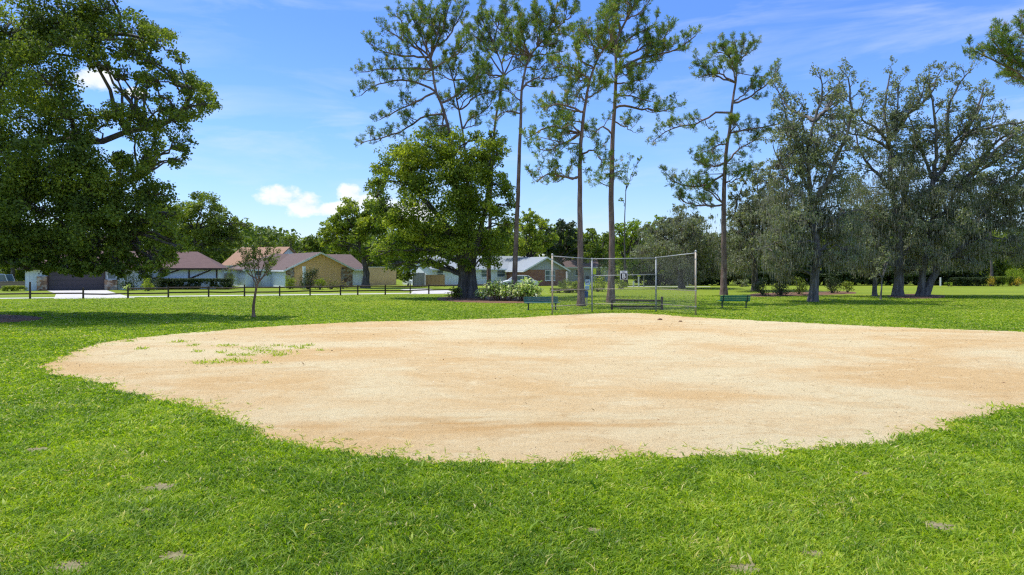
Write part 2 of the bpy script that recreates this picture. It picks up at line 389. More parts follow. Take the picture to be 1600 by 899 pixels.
# ------------------------------------------------------------------ the ground
def lawn_mat():
    m = bpy.data.materials.new('lawn'); m.use_nodes = True; T = NT(m.node_tree)
    tc = T.n('ShaderNodeTexCoord'); P = tc.outputs['Object']
    big = T.noise(T.mapping(P, scale=(.06, .14, 1)), 1, 4, .6); mid = T.noise(T.mapping(P, scale=(.5, 1.2, 1)), 1, 5, .65); fine = T.noise(P, 22, 5, .7)
    c = T.ramp(big, [(.35, (.155, .225, .013)), (.5, (.22, .29, .017)), (.65, (.285, .335, .021))])
    c = T.mix(T.ramp(mid, [(.38, .55), (.62, 0.)]), c, (.15, .20, .018))
    c = T.mix(T.ramp(fine, [(.3, .75), (.62, 0.)]), c, (.10, .13, .03))
    # near the viewpoint the real blades cover the soil thatch
    s = T.n('ShaderNodeSeparateXYZ'); T.link(P, s.inputs[0])
    b = T.n('ShaderNodeBsdfPrincipled'); b.inputs['Roughness'].default_value = .9; b.inputs['Specular IOR Level'].default_value = .1
    T.link(c, b.inputs['Base Color'])
    bp = T.n('ShaderNodeBump'); bp.inputs['Strength'].default_value = .8; bp.inputs['Distance'].default_value = .06
    T.link(T.math('ADD', T.math('MULTIPLY', T.noise(P, 7, 6, .7), .6), T.math('MULTIPLY', fine, .4)), bp.inputs['Height']); T.link(bp.outputs[0], b.inputs['Normal'])
    o = T.n('ShaderNodeOutputMaterial'); T.link(b.outputs[0], o.inputs[0]); return m
def dirt_mat():
    m = bpy.data.materials.new('infield_clay'); m.use_nodes = True; T = NT(m.node_tree)
    tc = T.n('ShaderNodeTexCoord'); P = tc.outputs['Object']
    n1 = T.noise(T.mapping(P, scale=(.13, .20, 1)), 1, 5, .6, .5)
    n2 = T.noise(T.mapping(P, scale=(.7, 1.15, 1)), 1, 6, .7, .8)
    n3 = T.noise(P, 12, 6, .75); n4 = T.noise(P, 70, 4, .7)
    c = T.ramp(n1, [(.42, (0.560, 0.459, 0.268)), (.50, (0.542, 0.412, 0.224)), (.59, (0.515, 0.353, 0.166))])
    c = T.mix(T.ramp(n2, [(.53, 0.), (.68, .55)]), c, (0.442, 0.288, 0.125))
    c = T.mix(T.ramp(n2, [(.30, .6), (.44, 0.)]), c, (0.615, 0.531, 0.332))
    c = T.mix(T.ramp(n3, [(.56, 0.), (.70, .55)]), c, (0.361, 0.247, 0.113))
    c = T.mix(T.ramp(n4, [(.55, 0.), (.75, .45)]), c, (0.324, 0.228, 0.113))
    n5 = T.noise(T.mapping(P, scale=(1.7, 2.2, 1), loc=(7, 3, 0)), 1.3, 7, .75, 1.2)
    c = T.mix(T.ramp(n5, [(.55, 0.), (.66, .42)]), c, (0.387, 0.246, 0.105))
    c = T.mix(T.ramp(n5, [(.30, .55), (.43, 0.)]), c, (0.658, 0.565, 0.371))
    c = T.mix(T.ramp(n4, [(.25, .4), (.42, 0.)]), c, (0.668, 0.587, 0.379))
    # drag line and orange wet band in front of the mound, near edge speckled
    s = T.n('ShaderNodeSeparateXYZ'); T.link(P, s.inputs[0])
    yy = T.math('ADD', s.outputs[1], T.math('MULTIPLY', n1, 1.6)); 
    band = T.math('SUBTRACT', 1.0, T.math('ABSOLUTE', T.math('DIVIDE', T.math('SUBTRACT', yy, 12.0), .75)), clamp=True)
    band = T.math('MULTIPLY', band, T.ramp(T.noise(T.mapping(P, scale=(.45, 1.6, 1)), 1.2, 5), [(.42, 0.), (.62, .9)]))
    xm = T.math('SUBTRACT', 1.0, T.math('ABSOLUTE', T.math('DIVIDE', T.math('ADD', s.outputs[0], .2), 4.2)), clamp=True)
    c = T.mix(T.math('MULTIPLY', band, T.math('POWER', xm, .4)), c, (0.424, 0.247, 0.087))
    b = T.n('ShaderNodeBsdfPrincipled'); b.inputs['Roughness'].default_value = .95; b.inputs['Specular IOR Level'].default_value = .1
    T.link(c, b.inputs['Base Color'])
    bp = T.n('ShaderNodeBump'); bp.inputs['Strength'].default_value = 1.0; bp.inputs['Distance'].default_value = .06
    hgt = T.math('ADD', T.math('ADD', T.math('MULTIPLY', n3, .5), T.math('MULTIPLY', T.noise(P, 3.5, 3, .6), .9)), T.math('ADD', T.math('MULTIPLY', n4, .35), T.math('MULTIPLY', n2, .8)))
    T.link(hgt, bp.inputs['Height']); T.link(bp.outputs[0], b.inputs['Normal'])
    o = T.n('ShaderNodeOutputMaterial'); T.link(b.outputs[0], o.inputs[0]); return m
g = MB(); g.add([(-2500, -300, 0), (2500, -300, 0), (2500, 4000, 0), (-2500, 4000, 0)], [(0, 1, 2, 3)])
tag(g.build('ground', lawn_mat()), kind='structure')

DIRT_PX = [(70, 571), (112, 551), (160, 536), (250, 524.5), (350, 516), (450, 509), (560, 503.5), (680, 501), (800, 497), (860, 493.5), (920, 490.5), (980, 489.5),
           (1030, 491.5), (1085, 496), (1200, 502), (1320, 508), (1450, 513.5), (1600, 519), (1780, 530), (1900, 560), (1860, 600), (1700, 627), (1600, 638),
           (1500, 659), (1440, 679), (1350, 693), (1250, 703), (1150, 711), (1000, 718), (900, 723), (800, 724), (700, 723), (620, 716), (560, 712),
           (500, 700), (430, 686), (380, 668), (330, 647), (280, 632), (220, 618), (160, 602), (110, 589), (72, 578)]
ring = smooth_loop([G(*p)[:2] for p in DIRT_PX], 26)
rr = np.random.default_rng(3)
nn = fbm(ring[:, 0] * .9, ring[:, 1] * .9, 5, 4) - .5; nn2 = fbm(ring[:, 0] * 3 + 50, ring[:, 1] * 3, 9, 4) - .5
cen = ring.mean(axis=0); dv = ring - cen; dv /= np.linalg.norm(dv, axis=1)[:, None]
DIRT = ring + dv * (nn * .45 + nn2 * .42)[:, None]
dirt_o = ground_patch('infield', DIRT, .004, dirt_mat())

# bare sandy spots in the lawn
rng = np.random.default_rng(11)
BARE = []
for (px, py, rx) in ((252, 762, .28), (272, 870, .20), (196, 745, .14), (110, 887, .24), (1468, 824, .2), (1165, 890, .17), (60, 703, .2), (930, 830, .12), (1270, 866, .13), (610, 820, .1), (1345, 740, .14), (230, 798, .12)):
    p = G(px, py); a = np.linspace(0, 2 * np.pi, 44, endpoint=False)
    rad = rx * .62 * (1 + 1.1 * (fbm(np.cos(a) * 3.5 + px, np.sin(a) * 3.5 + py, 3) - .5) * 2)
    rg = np.stack([p.x + np.cos(a) * rad * 1.25, p.y + np.sin(a) * rad * .9], 1)
    ground_patch('bare_soil', rg, .005, M['soil']); BARE.append((p.x, p.y, rx * .8))
def mulch(pxs, z=.02, name='mulch_bed'):
    rg = smooth_loop([G(*p)[:2] for p in pxs], 6); rg = rg + (np.random.default_rng(5).random(rg.shape) - .5) * .25
    ground_patch(name, rg, z, M['mulch'], dome=.05); return rg
MUL = [mulch([(682, 467.5), (700, 471), (740, 473), (800, 474), (850, 473), (862, 469), (845, 465.5), (790, 463), (730, 462.5), (695, 464)]),
       mulch([(1388, 462), (1400, 465.5), (1440, 467), (1475, 465), (1470, 461.5), (1430, 459.5)]),
       mulch([(-120, 497), (-60, 505), (30, 503), (68, 498), (40, 493.5), (-60, 492)]),
       mulch([(1168, 462), (1185, 464), (1240, 462.5), (1335, 459), (1320, 455.5), (1240, 457), (1180, 459)])]

# street, sidewalk and drives beyond the rail fence (run parallel to it)
FA = Vector((-44.0, 53.9, 0)); FD = Vector((31.2, 10.5, 0)).normalized(); FN = Vector((-FD.y, FD.x, 0))
def strip(name, a0, a1, n0, n1, z, mat, kind='structure'):
    m = MB(); m.add([FA + FD * a + FN * n + Vector((0, 0, z)) for a, n in ((a0, n0), (a1, n0), (a1, n1), (a0, n1))], [(0, 1, 2, 3)])
    o = m.build(name, mat)
    if kind: o['kind'] = kind
    return o
strip('sidewalk', -60, 48, .5, 2.3, .006, M['concrete'])
def quad_px(name, pts, z, mat):
    m = MB(); m.add([G(*p) + Vector((0, 0, z)) for p in pts], [tuple(range(len(pts)))]); return tag(m.build(name, mat), kind='structure')
quad_px('driveway', [(84, 467.5), (212, 466), (186, 460), (166, 453.6), (73, 454.3), (88, 459)], .010, M['concrete'])
quad_px('driveway', [(640, 460), (716, 459), (700, 454), (665, 451.5), (625, 452.5), (645, 456)], .010, M['concrete'])
quad_px('street', [(972, 448.6), (1110, 448.4), (1110, 447.9), (972, 447.8)], .006, M['asphalt'])

# ------------------------------------------------------------------ grass blades
BLADE = leafmat('grass_blades', [(0, (.085, .17, .012)), (.35, (.225, .345, .016)), (.7, (.42, .51, .026)), (.86, (.62, .58, .11)), (1, (.66, .54, .30))], .45, .5, .3, 1.2)
def grass():
    rng = np.random.default_rng(21); parts = []
    N = 860000
    d = np.exp(rng.uniform(np.log(5.0), np.log(62.0), int(N * 1.6)))
    keep = rng.random(len(d)) < np.where(d < 22, np.minimum(1, (d / 7.5)), (22 / d) ** .3)
    d = d[keep][:N]
    x = rng.uniform(-.86, .86, len(d)) * d; y = d
    j = rng.normal(0, .085, (len(d), 2))
    ok = ~in_poly(x + j[:, 0], y + j[:, 1], DIRT[::3])
    for mrg in MUL: ok &= ~in_poly(x, y, mrg)
    for bx, by, br in BARE:
        q = ((x - bx) / (br * 1.2)) ** 2 + ((y - by) / (br * .9)) ** 2; ok &= (q > rng.random(len(x)) * 1.5)
    q = (FN.x * (x - FA.x) + FN.y * (y - FA.y)); ok &= (q < .45)
    # thin spots
    th = fbm(x * 1.6, y * 1.6, 77, 3); ok &= rng.random(len(x)) < np.clip((th - .16) * 4.2, .35, 1)
    x, y, d = x[ok], y[ok], d[ok]; n = len(x)
    hn = fbm(x * .9, y * .9, 31, 3); hn2 = fbm(x * 3.5, y * 3.5, 37, 2)
    hgt = (.022 + .022 * hn + .030 * hn2) * rng.uniform(.55, 1.35, n)
    cw = rng.random(n) < .05
    lng = rng.random(n) < .012; hgt[lng] *= rng.uniform(1.5, 2.4, lng.sum())
    hgt *= np.clip(1 - (d - 14) * .018, .5, 1)
    wid = .0060 * np.maximum(d / 6.0, 1) ** .95 * rng.uniform(.7, 1.35, n)
    wid[cw] *= 2.1; hgt[cw] *= 1.15
    wid = np.minimum(wid, .05)
    a = rng.uniform(0, 2 * np.pi, n); lean = rng.uniform(.35, 1.7, n) * hgt * np.where(rng.random(n) < .25, 1.8, 1)
    swirl = fbm(x * .7 + 9, y * .7, 41, 2) * 6.28 * 1.5
    a = np.where(rng.random(n) < .25, swirl + rng.normal(0, .6, n), a)
    dx, dy = np.cos(a), np.sin(a); b = rng.uniform(0, 2 * np.pi, n); wx, wy = np.cos(b) * wid, np.sin(b) * wid
    z0 = np.zeros(n) - .004
    V = np.empty((n, 5, 3), dtype=np.float32)
    V[:, 0] = np.stack([x - wx, y - wy, z0], 1); V[:, 1] = np.stack([x + wx, y + wy, z0], 1)
    mx, my, mz = x + dx * lean * .35, y + dy * lean * .35, hgt * .62
    V[:, 2] = np.stack([mx - wx * .75, my - wy * .75, mz], 1); V[:, 3] = np.stack([mx + wx * .75, my + wy * .75, mz], 1)
    V[:, 4] = np.stack([x + dx * lean, y + dy * lean, hgt * rng.uniform(.75, 1.05, n)], 1)
    base = (np.arange(n) * 5)[:, None]
    Fc = np.concatenate([base + np.array([[0, 1, 3]]), base + np.array([[0, 3, 2]]), base + np.array([[2, 3, 4]])], 0)
    pat = fbm(x * .35, y * .35, 51, 4); pat2 = fbm(x * 2.2, y * 2.2, 57, 2)
    t = .20 + .32 * np.clip((pat - .25) * 1.7, 0, 1) + .34 * (pat2 - .5) + .34 * (fbm(x * 7, y * 7, 58, 2) - .5) + rng.normal(0, .17, n)
    t = np.clip(t, 0, .80)
    dry = rng.random(n) < (.03 + .16 * np.clip(fbm(x * 1.1 + 70, y * 1.1, 61, 3) - .56, 0, 1) * 3)
    t[dry] = rng.uniform(.84, 1.0, dry.sum())
    o = np_mesh('grass', V, Fc, BLADE, tint=np.repeat(t, 5)); tag(o, kind='stuff')
grass()

def weeds():
    """small weed tufts, straw and crumbs scattered over the clay"""
    rng = np.random.default_rng(8); Q = []; TT = []
    cl = [(395, 545, 1.0), (410, 549, .7), (430, 552, 1.3), (313, 568, .7), (340, 567, .9), (365, 564, .8), (379, 566, .6), (283, 535, .7), (354, 541, .8), (203, 534, .5),
          (222, 546, .5), (385, 556, .5), (455, 543, .5), (470, 545, .5), (438, 556, .6), (310, 550, .4), (345, 552, .4), (415, 568, .35), (360, 556, .4), (300, 541, .4), (1560, 637, .5), (500, 548, .3), (478, 541, .5), (435, 541, .4)]
    for px, py, s in cl:
        p = G(px, py); n = int(95 * s)
        c = np.stack([p.x + rng.normal(0, .16 * s, n) * 1.5, p.y + rng.normal(0, .16 * s, n) * 1.5, np.zeros(n) + .004], 1)
        dr = rng.normal(0, 1, (n, 3)); dr[:, 2] = np.abs(dr[:, 2]) * .8 + .25; dr /= np.linalg.norm(dr, axis=1)[:, None]
        Q.append(ribbon(c, dr, rng.uniform(.05, .14, n), .012, rng)); TT.append(rng.uniform(.3, .8, n))
    # runners creeping in from the border
    k = rng.choice(len(DIRT), 1000); n = len(k)
    off = np.abs(rng.normal(0, .22, n)) * (.4 + 1.2 * fbm(DIRT[k][:, 0] * .8, DIRT[k][:, 1] * .8, 99, 2)); base = DIRT[k] - dv[k] * off[:, None] + rng.normal(0, .12, (n, 2))
    for i in range(5):
        c = np.concatenate([base + rng.normal(0, .03, (n, 2)), np.full((n, 1), .006)], 1)
        dr = rng.normal(0, 1, (n, 3)); dr[:, 2] = np.abs(dr[:, 2]) * .35; dr /= np.linalg.norm(dr, axis=1)[:, None]
        Q.append(ribbon(c, dr, rng.uniform(.04, .13, n), .007, rng)); TT.append(np.where(rng.random(n) < .3, rng.uniform(.85, 1, n), rng.uniform(.2, .7, n)))
    Q = np.concatenate(Q); TT = np.concatenate(TT)
    tag(quads('weeds', Q, BLADE, TT), kind='stuff')
    # crumbs of clay, straw and leaves
    n = 6500; d = np.exp(rng.uniform(np.log(9), np.log(38), n)); x = rng.uniform(-.8, .95, n) * d
    x += 0; m = fbm(x * .5, d * .9, 71, 3) > .47; x, d = x[m], d[m]
    inside = in_poly(x, d, DIRT[::3]); x, d = x[inside], d[inside]; n = len(x)
    s = rng.uniform(.003, .011, n) * np.maximum(1, d / 12) * np.where(rng.random(n) < .03, 2.2, 1)
    c = np.stack([x, d, np.full(n, .006)], 1)
    dr = rng.normal(0, 1, (n, 3)); dr[:, 2] = np.abs(dr[:, 2]) * .3; dr /= np.linalg.norm(dr, axis=1)[:, None]
    tag(quads('dirt_crumbs', ribbon(c, dr, s * rng.uniform(1.2, 6, n), 0.006, rng, ws=s * .4), CRUMB, rng.random(n)), kind='stuff')

def quads(name, Q, mat, tint=None, parent=None):
    n = len(Q); return np_mesh(name, Q.reshape(-1, 3), np.arange(n * 4).reshape(n, 4), mat, parent, None if tint is None else np.repeat(tint, 4))
def ribbon(p, d, L, w, rng, ws=None, fat=.45):
    """thin pointed leaf from p along d"""
    n = len(p); r = rng.normal(0, 1, (n, 3)); s = np.cross(d, r); s /= (np.linalg.norm(s, axis=1)[:, None] + 1e-9)
    ww = (np.full(n, w) if ws is None else ws)[:, None]; L = np.broadcast_to(L, (n,))[:, None]
    Q = np.empty((n, 4, 3)); Q[:, 0] = p; Q[:, 1] = p + d * L * fat + s * ww; Q[:, 2] = p + d * L; Q[:, 3] = p + d * L * fat - s * ww
    return Q
CRUMB = leafmat('crumbs', [(0, (.20, .11, .06)), (.6, (.36, .22, .11)), (1, (.16, .14, .06))], .0)
weeds()

# ------------------------------------------------------------------ tree machinery
class Wood:
    def __init__(s): s.V = []; s.F = []; s.n = 0
    def tube(s, P, r0, r1, sides=5, pw=1.0, flare=0.0):
        P = np.asarray(P, float); k = len(P)
        if k < 2: return
        T = np.gradient(P, axis=0); T /= (np.linalg.norm(T, axis=1)[:, None] + 1e-9)
        ref = np.array([0, 0, 1.0]) if abs(T[0][2]) < .8 else np.array([1.0, 0, 0])
        U = np.cross(T, ref); U /= (np.linalg.norm(U, axis=1)[:, None] + 1e-9); Wv = np.cross(T, U)
        t = np.linspace(0, 1, k); r = r0 + (r1 - r0) * t ** pw
        if flare: r = r * (1 + flare * np.exp(-t * k * 1.1))
        a = np.arange(sides) * 2 * np.pi / sides
        ring = P[:, None, :] + (U[:, None, :] * np.cos(a)[None, :, None] + Wv[:, None, :] * np.sin(a)[None, :, None]) * r[:, None, None]
        s.V.append(ring.reshape(-1, 3)); i = np.arange(k - 1)[:, None] * sides; j = np.arange(sides)[None, :]; jn = (j + 1) % sides
        s.F.append(np.stack([i + j, i + jn, i + jn + sides, i + j + sides], -1).reshape(-1, 4) + s.n); s.n += k * sides
    def build(s, name, mat, parent):
        if not s.V: return None
        return np_mesh(name, np.concatenate(s.V), np.concatenate(s.F), mat, parent, smooth=True)
def resample(P, n, rng=None, wob=0.0):
    P = np.asarray([tuple(p) for p in P], float)
    if len(P) > 2:   # gentle catmull-rom
        out = []; E = np.vstack([2 * P[0] - P[1], P, 2 * P[-1] - P[-2]])
        for i in range(len(P) - 1):
            p0, p1, p2, p3 = E[i:i + 4]
            for t in np.linspace(0, 1, 6, endpoint=False):
                out.append(.5 * ((2 * p1) + (-p0 + p2) * t + (2 * p0 - 5 * p1 + 4 * p2 - p3) * t * t + (-p0 + 3 * p1 - 3 * p2 + p3) * t ** 3))
        out.append(P[-1]); P = np.array(out)
    L = np.concatenate([[0], np.cumsum(np.linalg.norm(np.diff(P, axis=0), axis=1))]); s = np.linspace(0, L[-1], n)
    Q = np.stack([np.interp(s, L, P[:, i]) for i in range(3)], 1)
    if rng is not None and wob:
        w = rng.normal(0, wob, Q.shape); w[0] = 0; Q = Q + w
    return Q
def grow(wood, tips, P, r0, r1, level, S, rng):
    """P: resampled polyline of a branch; recursive side branches; tips collects (point, direction)"""
    L = np.linalg.norm(np.diff(P, axis=0), axis=1).sum()
    if level >= len(S['len']):
        k = max(2, int(S.get('tipn', 3))); 
        for i in range(k):
            t = 1 - i * S.get('tipgap', .25); q = max(0, min(len(P) - 1, t * (len(P) - 1))); a = int(q); b = min(a + 1, len(P) - 1)
            tips.append((P[a] + (P[b] - P[a]) * (q - a), P[-1] - P[-2])); 
        return
    n = max(1, int(round(L / S['gap'][level]))); t0 = S['t0'][level]
    for i in range(n + 1):
        t = t0 + (1 - t0) * (i + rng.random() * .8) / (n + .8); t = min(t, 1.0); q = t * (len(P) - 1); a = min(int(q), len(P) - 2); p = P[a] + (P[a + 1] - P[a]) * (q - a)
        d = P[a + 1] - P[a]; d = d / (np.linalg.norm(d) + 1e-9)
        r = rng.normal(0, 1, 3); r -= d * r.dot(d); r /= (np.linalg.norm(r) + 1e-9)
        ang = R(rng.uniform(*S['ang'])) if i < n else R(rng.uniform(5, 25))
        v = d * math.cos(ang) + r * math.sin(ang); v[2] += S['up'][level]; v /= np.linalg.norm(v)
        ln = S['len'][level] * rng.uniform(.55, 1.25) * (1.15 - .5 * t); seg = 4
        C = [p]; step = ln / seg
        for k in range(seg):
            v = v + rng.normal(0, S['wob'], 3); v[2] += S['curl'][level]; v /= np.linalg.norm(v); C.append(C[-1] + v * step)
        C = np.array(C); rr0 = max(S['rmin'], (r0 + (r1 - r0) * t) * .55); rr0 = min(rr0, S.get('rmax', 1) / (level + 1))
        wood.tube(C, rr0, rr0 * .4, 4 if level else 5)
        if level < len(S['len']) - 1 or True: grow(wood, tips, C, rr0, rr0 * .4, level + 1, S, rng)
def leaves(C, size, n, spread, rng, outward=None, flat=1.0, asp=.72):
    n = int(n * 1.9)
    """n leaves around each centre C; returns quads, clump index"""
    m = len(C); idx = np.repeat(np.arange(m), n); off = rng.normal(0, 1, (m * n, 3)); 
    off /= (np.linalg.norm(off, axis=1)[:, None] + 1e-9); off *= (rng.random(m * n) ** .45)[:, None]
    off[:, 2] *= flat; sp = np.broadcast_to(spread, (m,))[idx]; p = C[idx] + off * sp[:, None]
    nr = rng.normal(0, 1, (m * n, 3)) * .75 + off * 1.0 + np.array([0, 0, .35]); nr /= np.linalg.norm(nr, axis=1)[:, None]
    u = np.cross(nr, rng.normal(0, 1, (m * n, 3))); u /= (np.linalg.norm(u, axis=1)[:, None] + 1e-9); v = np.cross(nr, u)
    s = (size * rng.uniform(.55, 1.3, m * n))[:, None]
    Q = np.empty((m * n, 4, 3)); Q[:, 0] = p - u * s * .5; Q[:, 1] = p + v * s * asp * .5; Q[:, 2] = p + u * s * .5; Q[:, 3] = p - v * s * asp * .5
    return Q, idx
def moss(C, n, rng, lo=.35, hi=1.5, spread=.3, w=.035):
    idx = np.repeat(np.arange(len(C)), n); m = len(idx); p = C[idx] + rng.normal(0, spread, (m, 3)) * np.array([1, 1, .4])
    d = np.stack([rng.normal(0, .06, m), rng.normal(0, .06, m), -np.ones(m)], 1)
    return ribbon(p, d, rng.uniform(lo, hi, m) * rng.uniform(.5, 1, m), w, rng, ws=rng.uniform(.5, 1.4, m) * w, fat=.25)

def dense_tree(name, label, trunk, clumps, Y, leaf, size, seed, depth=1.0, cat='tree', bark='bark_oak', r0=.4, dens=9.0, layers=2, group=None, trunks2=(), subs=9, thin=1.0):
    """trunk: [(px,py)...] at distance Y; clumps: (px,py,radius px[,density])"""
    rng = np.random.default_rng(seed); base = W(trunk[0][0], trunk[0][1], Y); base.z = 0
    root = empty(name, base); tag(root, label, cat, group); B = np.array(base)
    wood = Wood(); TP = np.array([tuple(W(a, b, Y)) for a, b in trunk]); TP[0, 2] = -.1
    TT = resample(TP, 14, rng, .03) - B; wood.tube(TT, r0, r0 * .35, 10, .8, flare=.45); allT = [TT]
    for tr, rad in trunks2:
        tp = np.array([tuple(W(a, b, Y + rng.uniform(-.6, .6))) for a, b in tr]); tp[0, 2] = max(tp[0, 2], -.1) if tr[0][1] < 440 else -.1
        t2 = resample(tp, 12, rng, .03) - B; wood.tube(t2, rad, rad * .35, 9, .8, flare=.35); allT.append(t2)
    spine = np.concatenate(allT); xs = [c[0] for c in clumps]; cxm = (min(xs) + max(xs)) / 2
    Q = []; tint = []; sub_c = []
    for c in clumps:
        px, py, rp = c[:3]; dn = c[3] if len(c) > 3 else 1.0
        for l in range(layers if dn > .6 else max(1, layers - 1)):
            half = max(.2, 1 - abs(px - cxm) / (max(xs) - min(xs) + 1) * 1.3) * depth
            dy = rng.uniform(-1, 1) * half if layers == 1 else ((l + .5) / layers * 2 - 1) * half * rng.uniform(.6, 1.2)
            yy = Y + dy; r = rp / F * Y * rng.uniform(.9, 1.1); cc = np.array(W(px + rng.normal(0, rp * .12), py + rng.normal(0, rp * .12), yy)) - B
            # limb to the clump
            dd = np.linalg.norm(spine - cc, axis=1) + np.maximum(0, spine[:, 2] - cc[2] + r * .4) * 2.5; s0 = spine[dd.argmin()]
            mid = (s0 + cc) / 2 + np.array([0, 0, np.linalg.norm(cc - s0) * .1]); lim = resample([s0, mid, cc], 7, rng, .08)
            lr = min(r0 * .4, .03 + .022 * np.linalg.norm(cc - s0)); wood.tube(lim, lr, lr * .3, 6)
            v = rng.normal(0, 1, (subs, 3)); v /= np.linalg.norm(v, axis=1)[:, None]; v[:, 2] = v[:, 2] * .8 + .12
            sc = cc + v * r * rng.uniform(.45, .85, (subs, 1)); sr = r * rng.uniform(.30, .5, subs)
            for k in range(subs): wood.tube(resample([lim[-2], (lim[-2] + sc[k]) / 2 + rng.normal(0, .08 * r, 3), sc[k]], 4), lr * .3, lr * .1, 4)
            n = max(4, int(dens * dn * r * r / size ** 2 / subs * thin)); q, ix = leaves(sc, size, n, sr, rng, flat=.75)
            ct = rng.normal(0, .13); st = rng.normal(.48 + ct, .17, subs)
            Q.append(q); tint.append(np.clip(st[ix] + (c[4] if len(c) > 4 else 0) + rng.normal(0, .16, len(ix)), 0, 1)); sub_c.append(sc)
    wood.build('trunk', M[bark], root)
    quads('crown', np.concatenate(Q), M[leaf], np.concatenate(tint), root)
    return root, np.concatenate(sub_c)

PINE = dict(len=[1.15, .55], gap=[.42, .30], t0=[.30, .25], ang=(35, 75), up=[.25, .5], curl=[.13, .2], wob=.22, rmin=.014, rmax=.05, tipn=2, tipgap=.5)
def pine(label, trunk, limbs, Y, seed, r0=.34, tuft=.30, extra=(), S=PINE, name='pine_tree', needles=20, depth=1.6, leaf='leaf_pine'):
    rng = np.random.default_rng(seed); base = W(trunk[0][0], trunk[0][1], Y); base.z = 0; B = np.array(base)
    root = empty(name, base); tag(root, label, 'pine tree'); wood = Wood(); tips = []
    TP = np.array([tuple(W(a, b, Y)) for a, b in trunk]); TP[0, 2] = -.1
    TT = resample(TP, 26, rng, .012) - B; r0 *= .74; wood.tube(TT, r0, r0 * .2, 10, 1.15, flare=.55)
    top = resample(TT[-6:], 8); grow(wood, tips, top, .06, .02, 0, S, rng)
    for lb in limbs:
        dy = rng.uniform(-1, 1) * depth; k = len(lb); pts = []
        for i, (a, b) in enumerate(lb): pts.append(np.array(W(a, b, Y + dy * i / (k - 1))) - B)
        d = np.linalg.norm(TT - pts[0], axis=1); 
        if d.min() < 1.0: pts[0] = TT[d.argmin()]
        P = resample(pts, 12, rng, .035); L = np.linalg.norm(np.diff(P, axis=0), axis=1).sum(); r = min(r0 * .42, .03 + .016 * L)
        wood.tube(P, r, r * .35, 6); grow(wood, tips, P, r, r * .35, 0, S, rng)
        # a twin limb leaving the far side gives the crown its depth
        if rng.random() < .5:
            th = rng.uniform(.7, 1.4) * (1 if dy > 0 else -1); c, s_ = math.cos(th), math.sin(th)
            P2 = (P - P[0]) @ np.array([[c, s_, 0], [-s_, c, 0], [0, 0, 1]]) * rng.uniform(.5, .8) + TT[np.linalg.norm(TT - P[0], axis=1).argmin()]
            wood.tube(P2, r * .8, r * .3, 6); grow(wood, tips, P2, r * .8, r * .3, 0, S, rng)
    for (a, b, rp, n) in extra:
        c = np.array(W(a, b, Y + rng.uniform(-.3, .3))) - B; rr_ = rp / F * Y
        for i in range(n): o = rng.normal(0, .5, 3) * rr_; tips.append((c + o, o + np.array([0, 0, .2])))
        s0 = TT[np.linalg.norm(TT - c, axis=1).argmin()]; wood.tube(resample([s0, (s0 + c) / 2 - np.array([0, 0, .1]), c], 5), .05, .02, 5)
    P = np.array([t[0] for t in tips]); D = np.array([t[1] for t in tips]); D /= (np.linalg.norm(D, axis=1)[:, None] + 1e-9)
    idx = np.repeat(np.arange(len(P)), needles); m = len(idx); ct = np.clip(rng.normal(.45, .2, len(P)), 0, .9); 
    br = rng.random(len(P)) < .03; ct[br] = 1.0
    d = D[idx] * .8 + rng.normal(0, .75, (m, 3)) + np.array([0, 0, .15]); d /= np.linalg.norm(d, axis=1)[:, None]
    sz = (tuft * rng.uniform(.6, 1.25, len(P)))[idx]
    Q = ribbon(P[idx] + rng.normal(0, .03, (m, 3)), d, sz * rng.uniform(.7, 1.15, m), .018, rng, fat=.6)
    wood.build('trunk', M['bark_pine'], root)
    quads('crown', Q, M[leaf], np.clip(ct[idx] + rng.normal(0, .1, m), 0, 1), root)
    return root

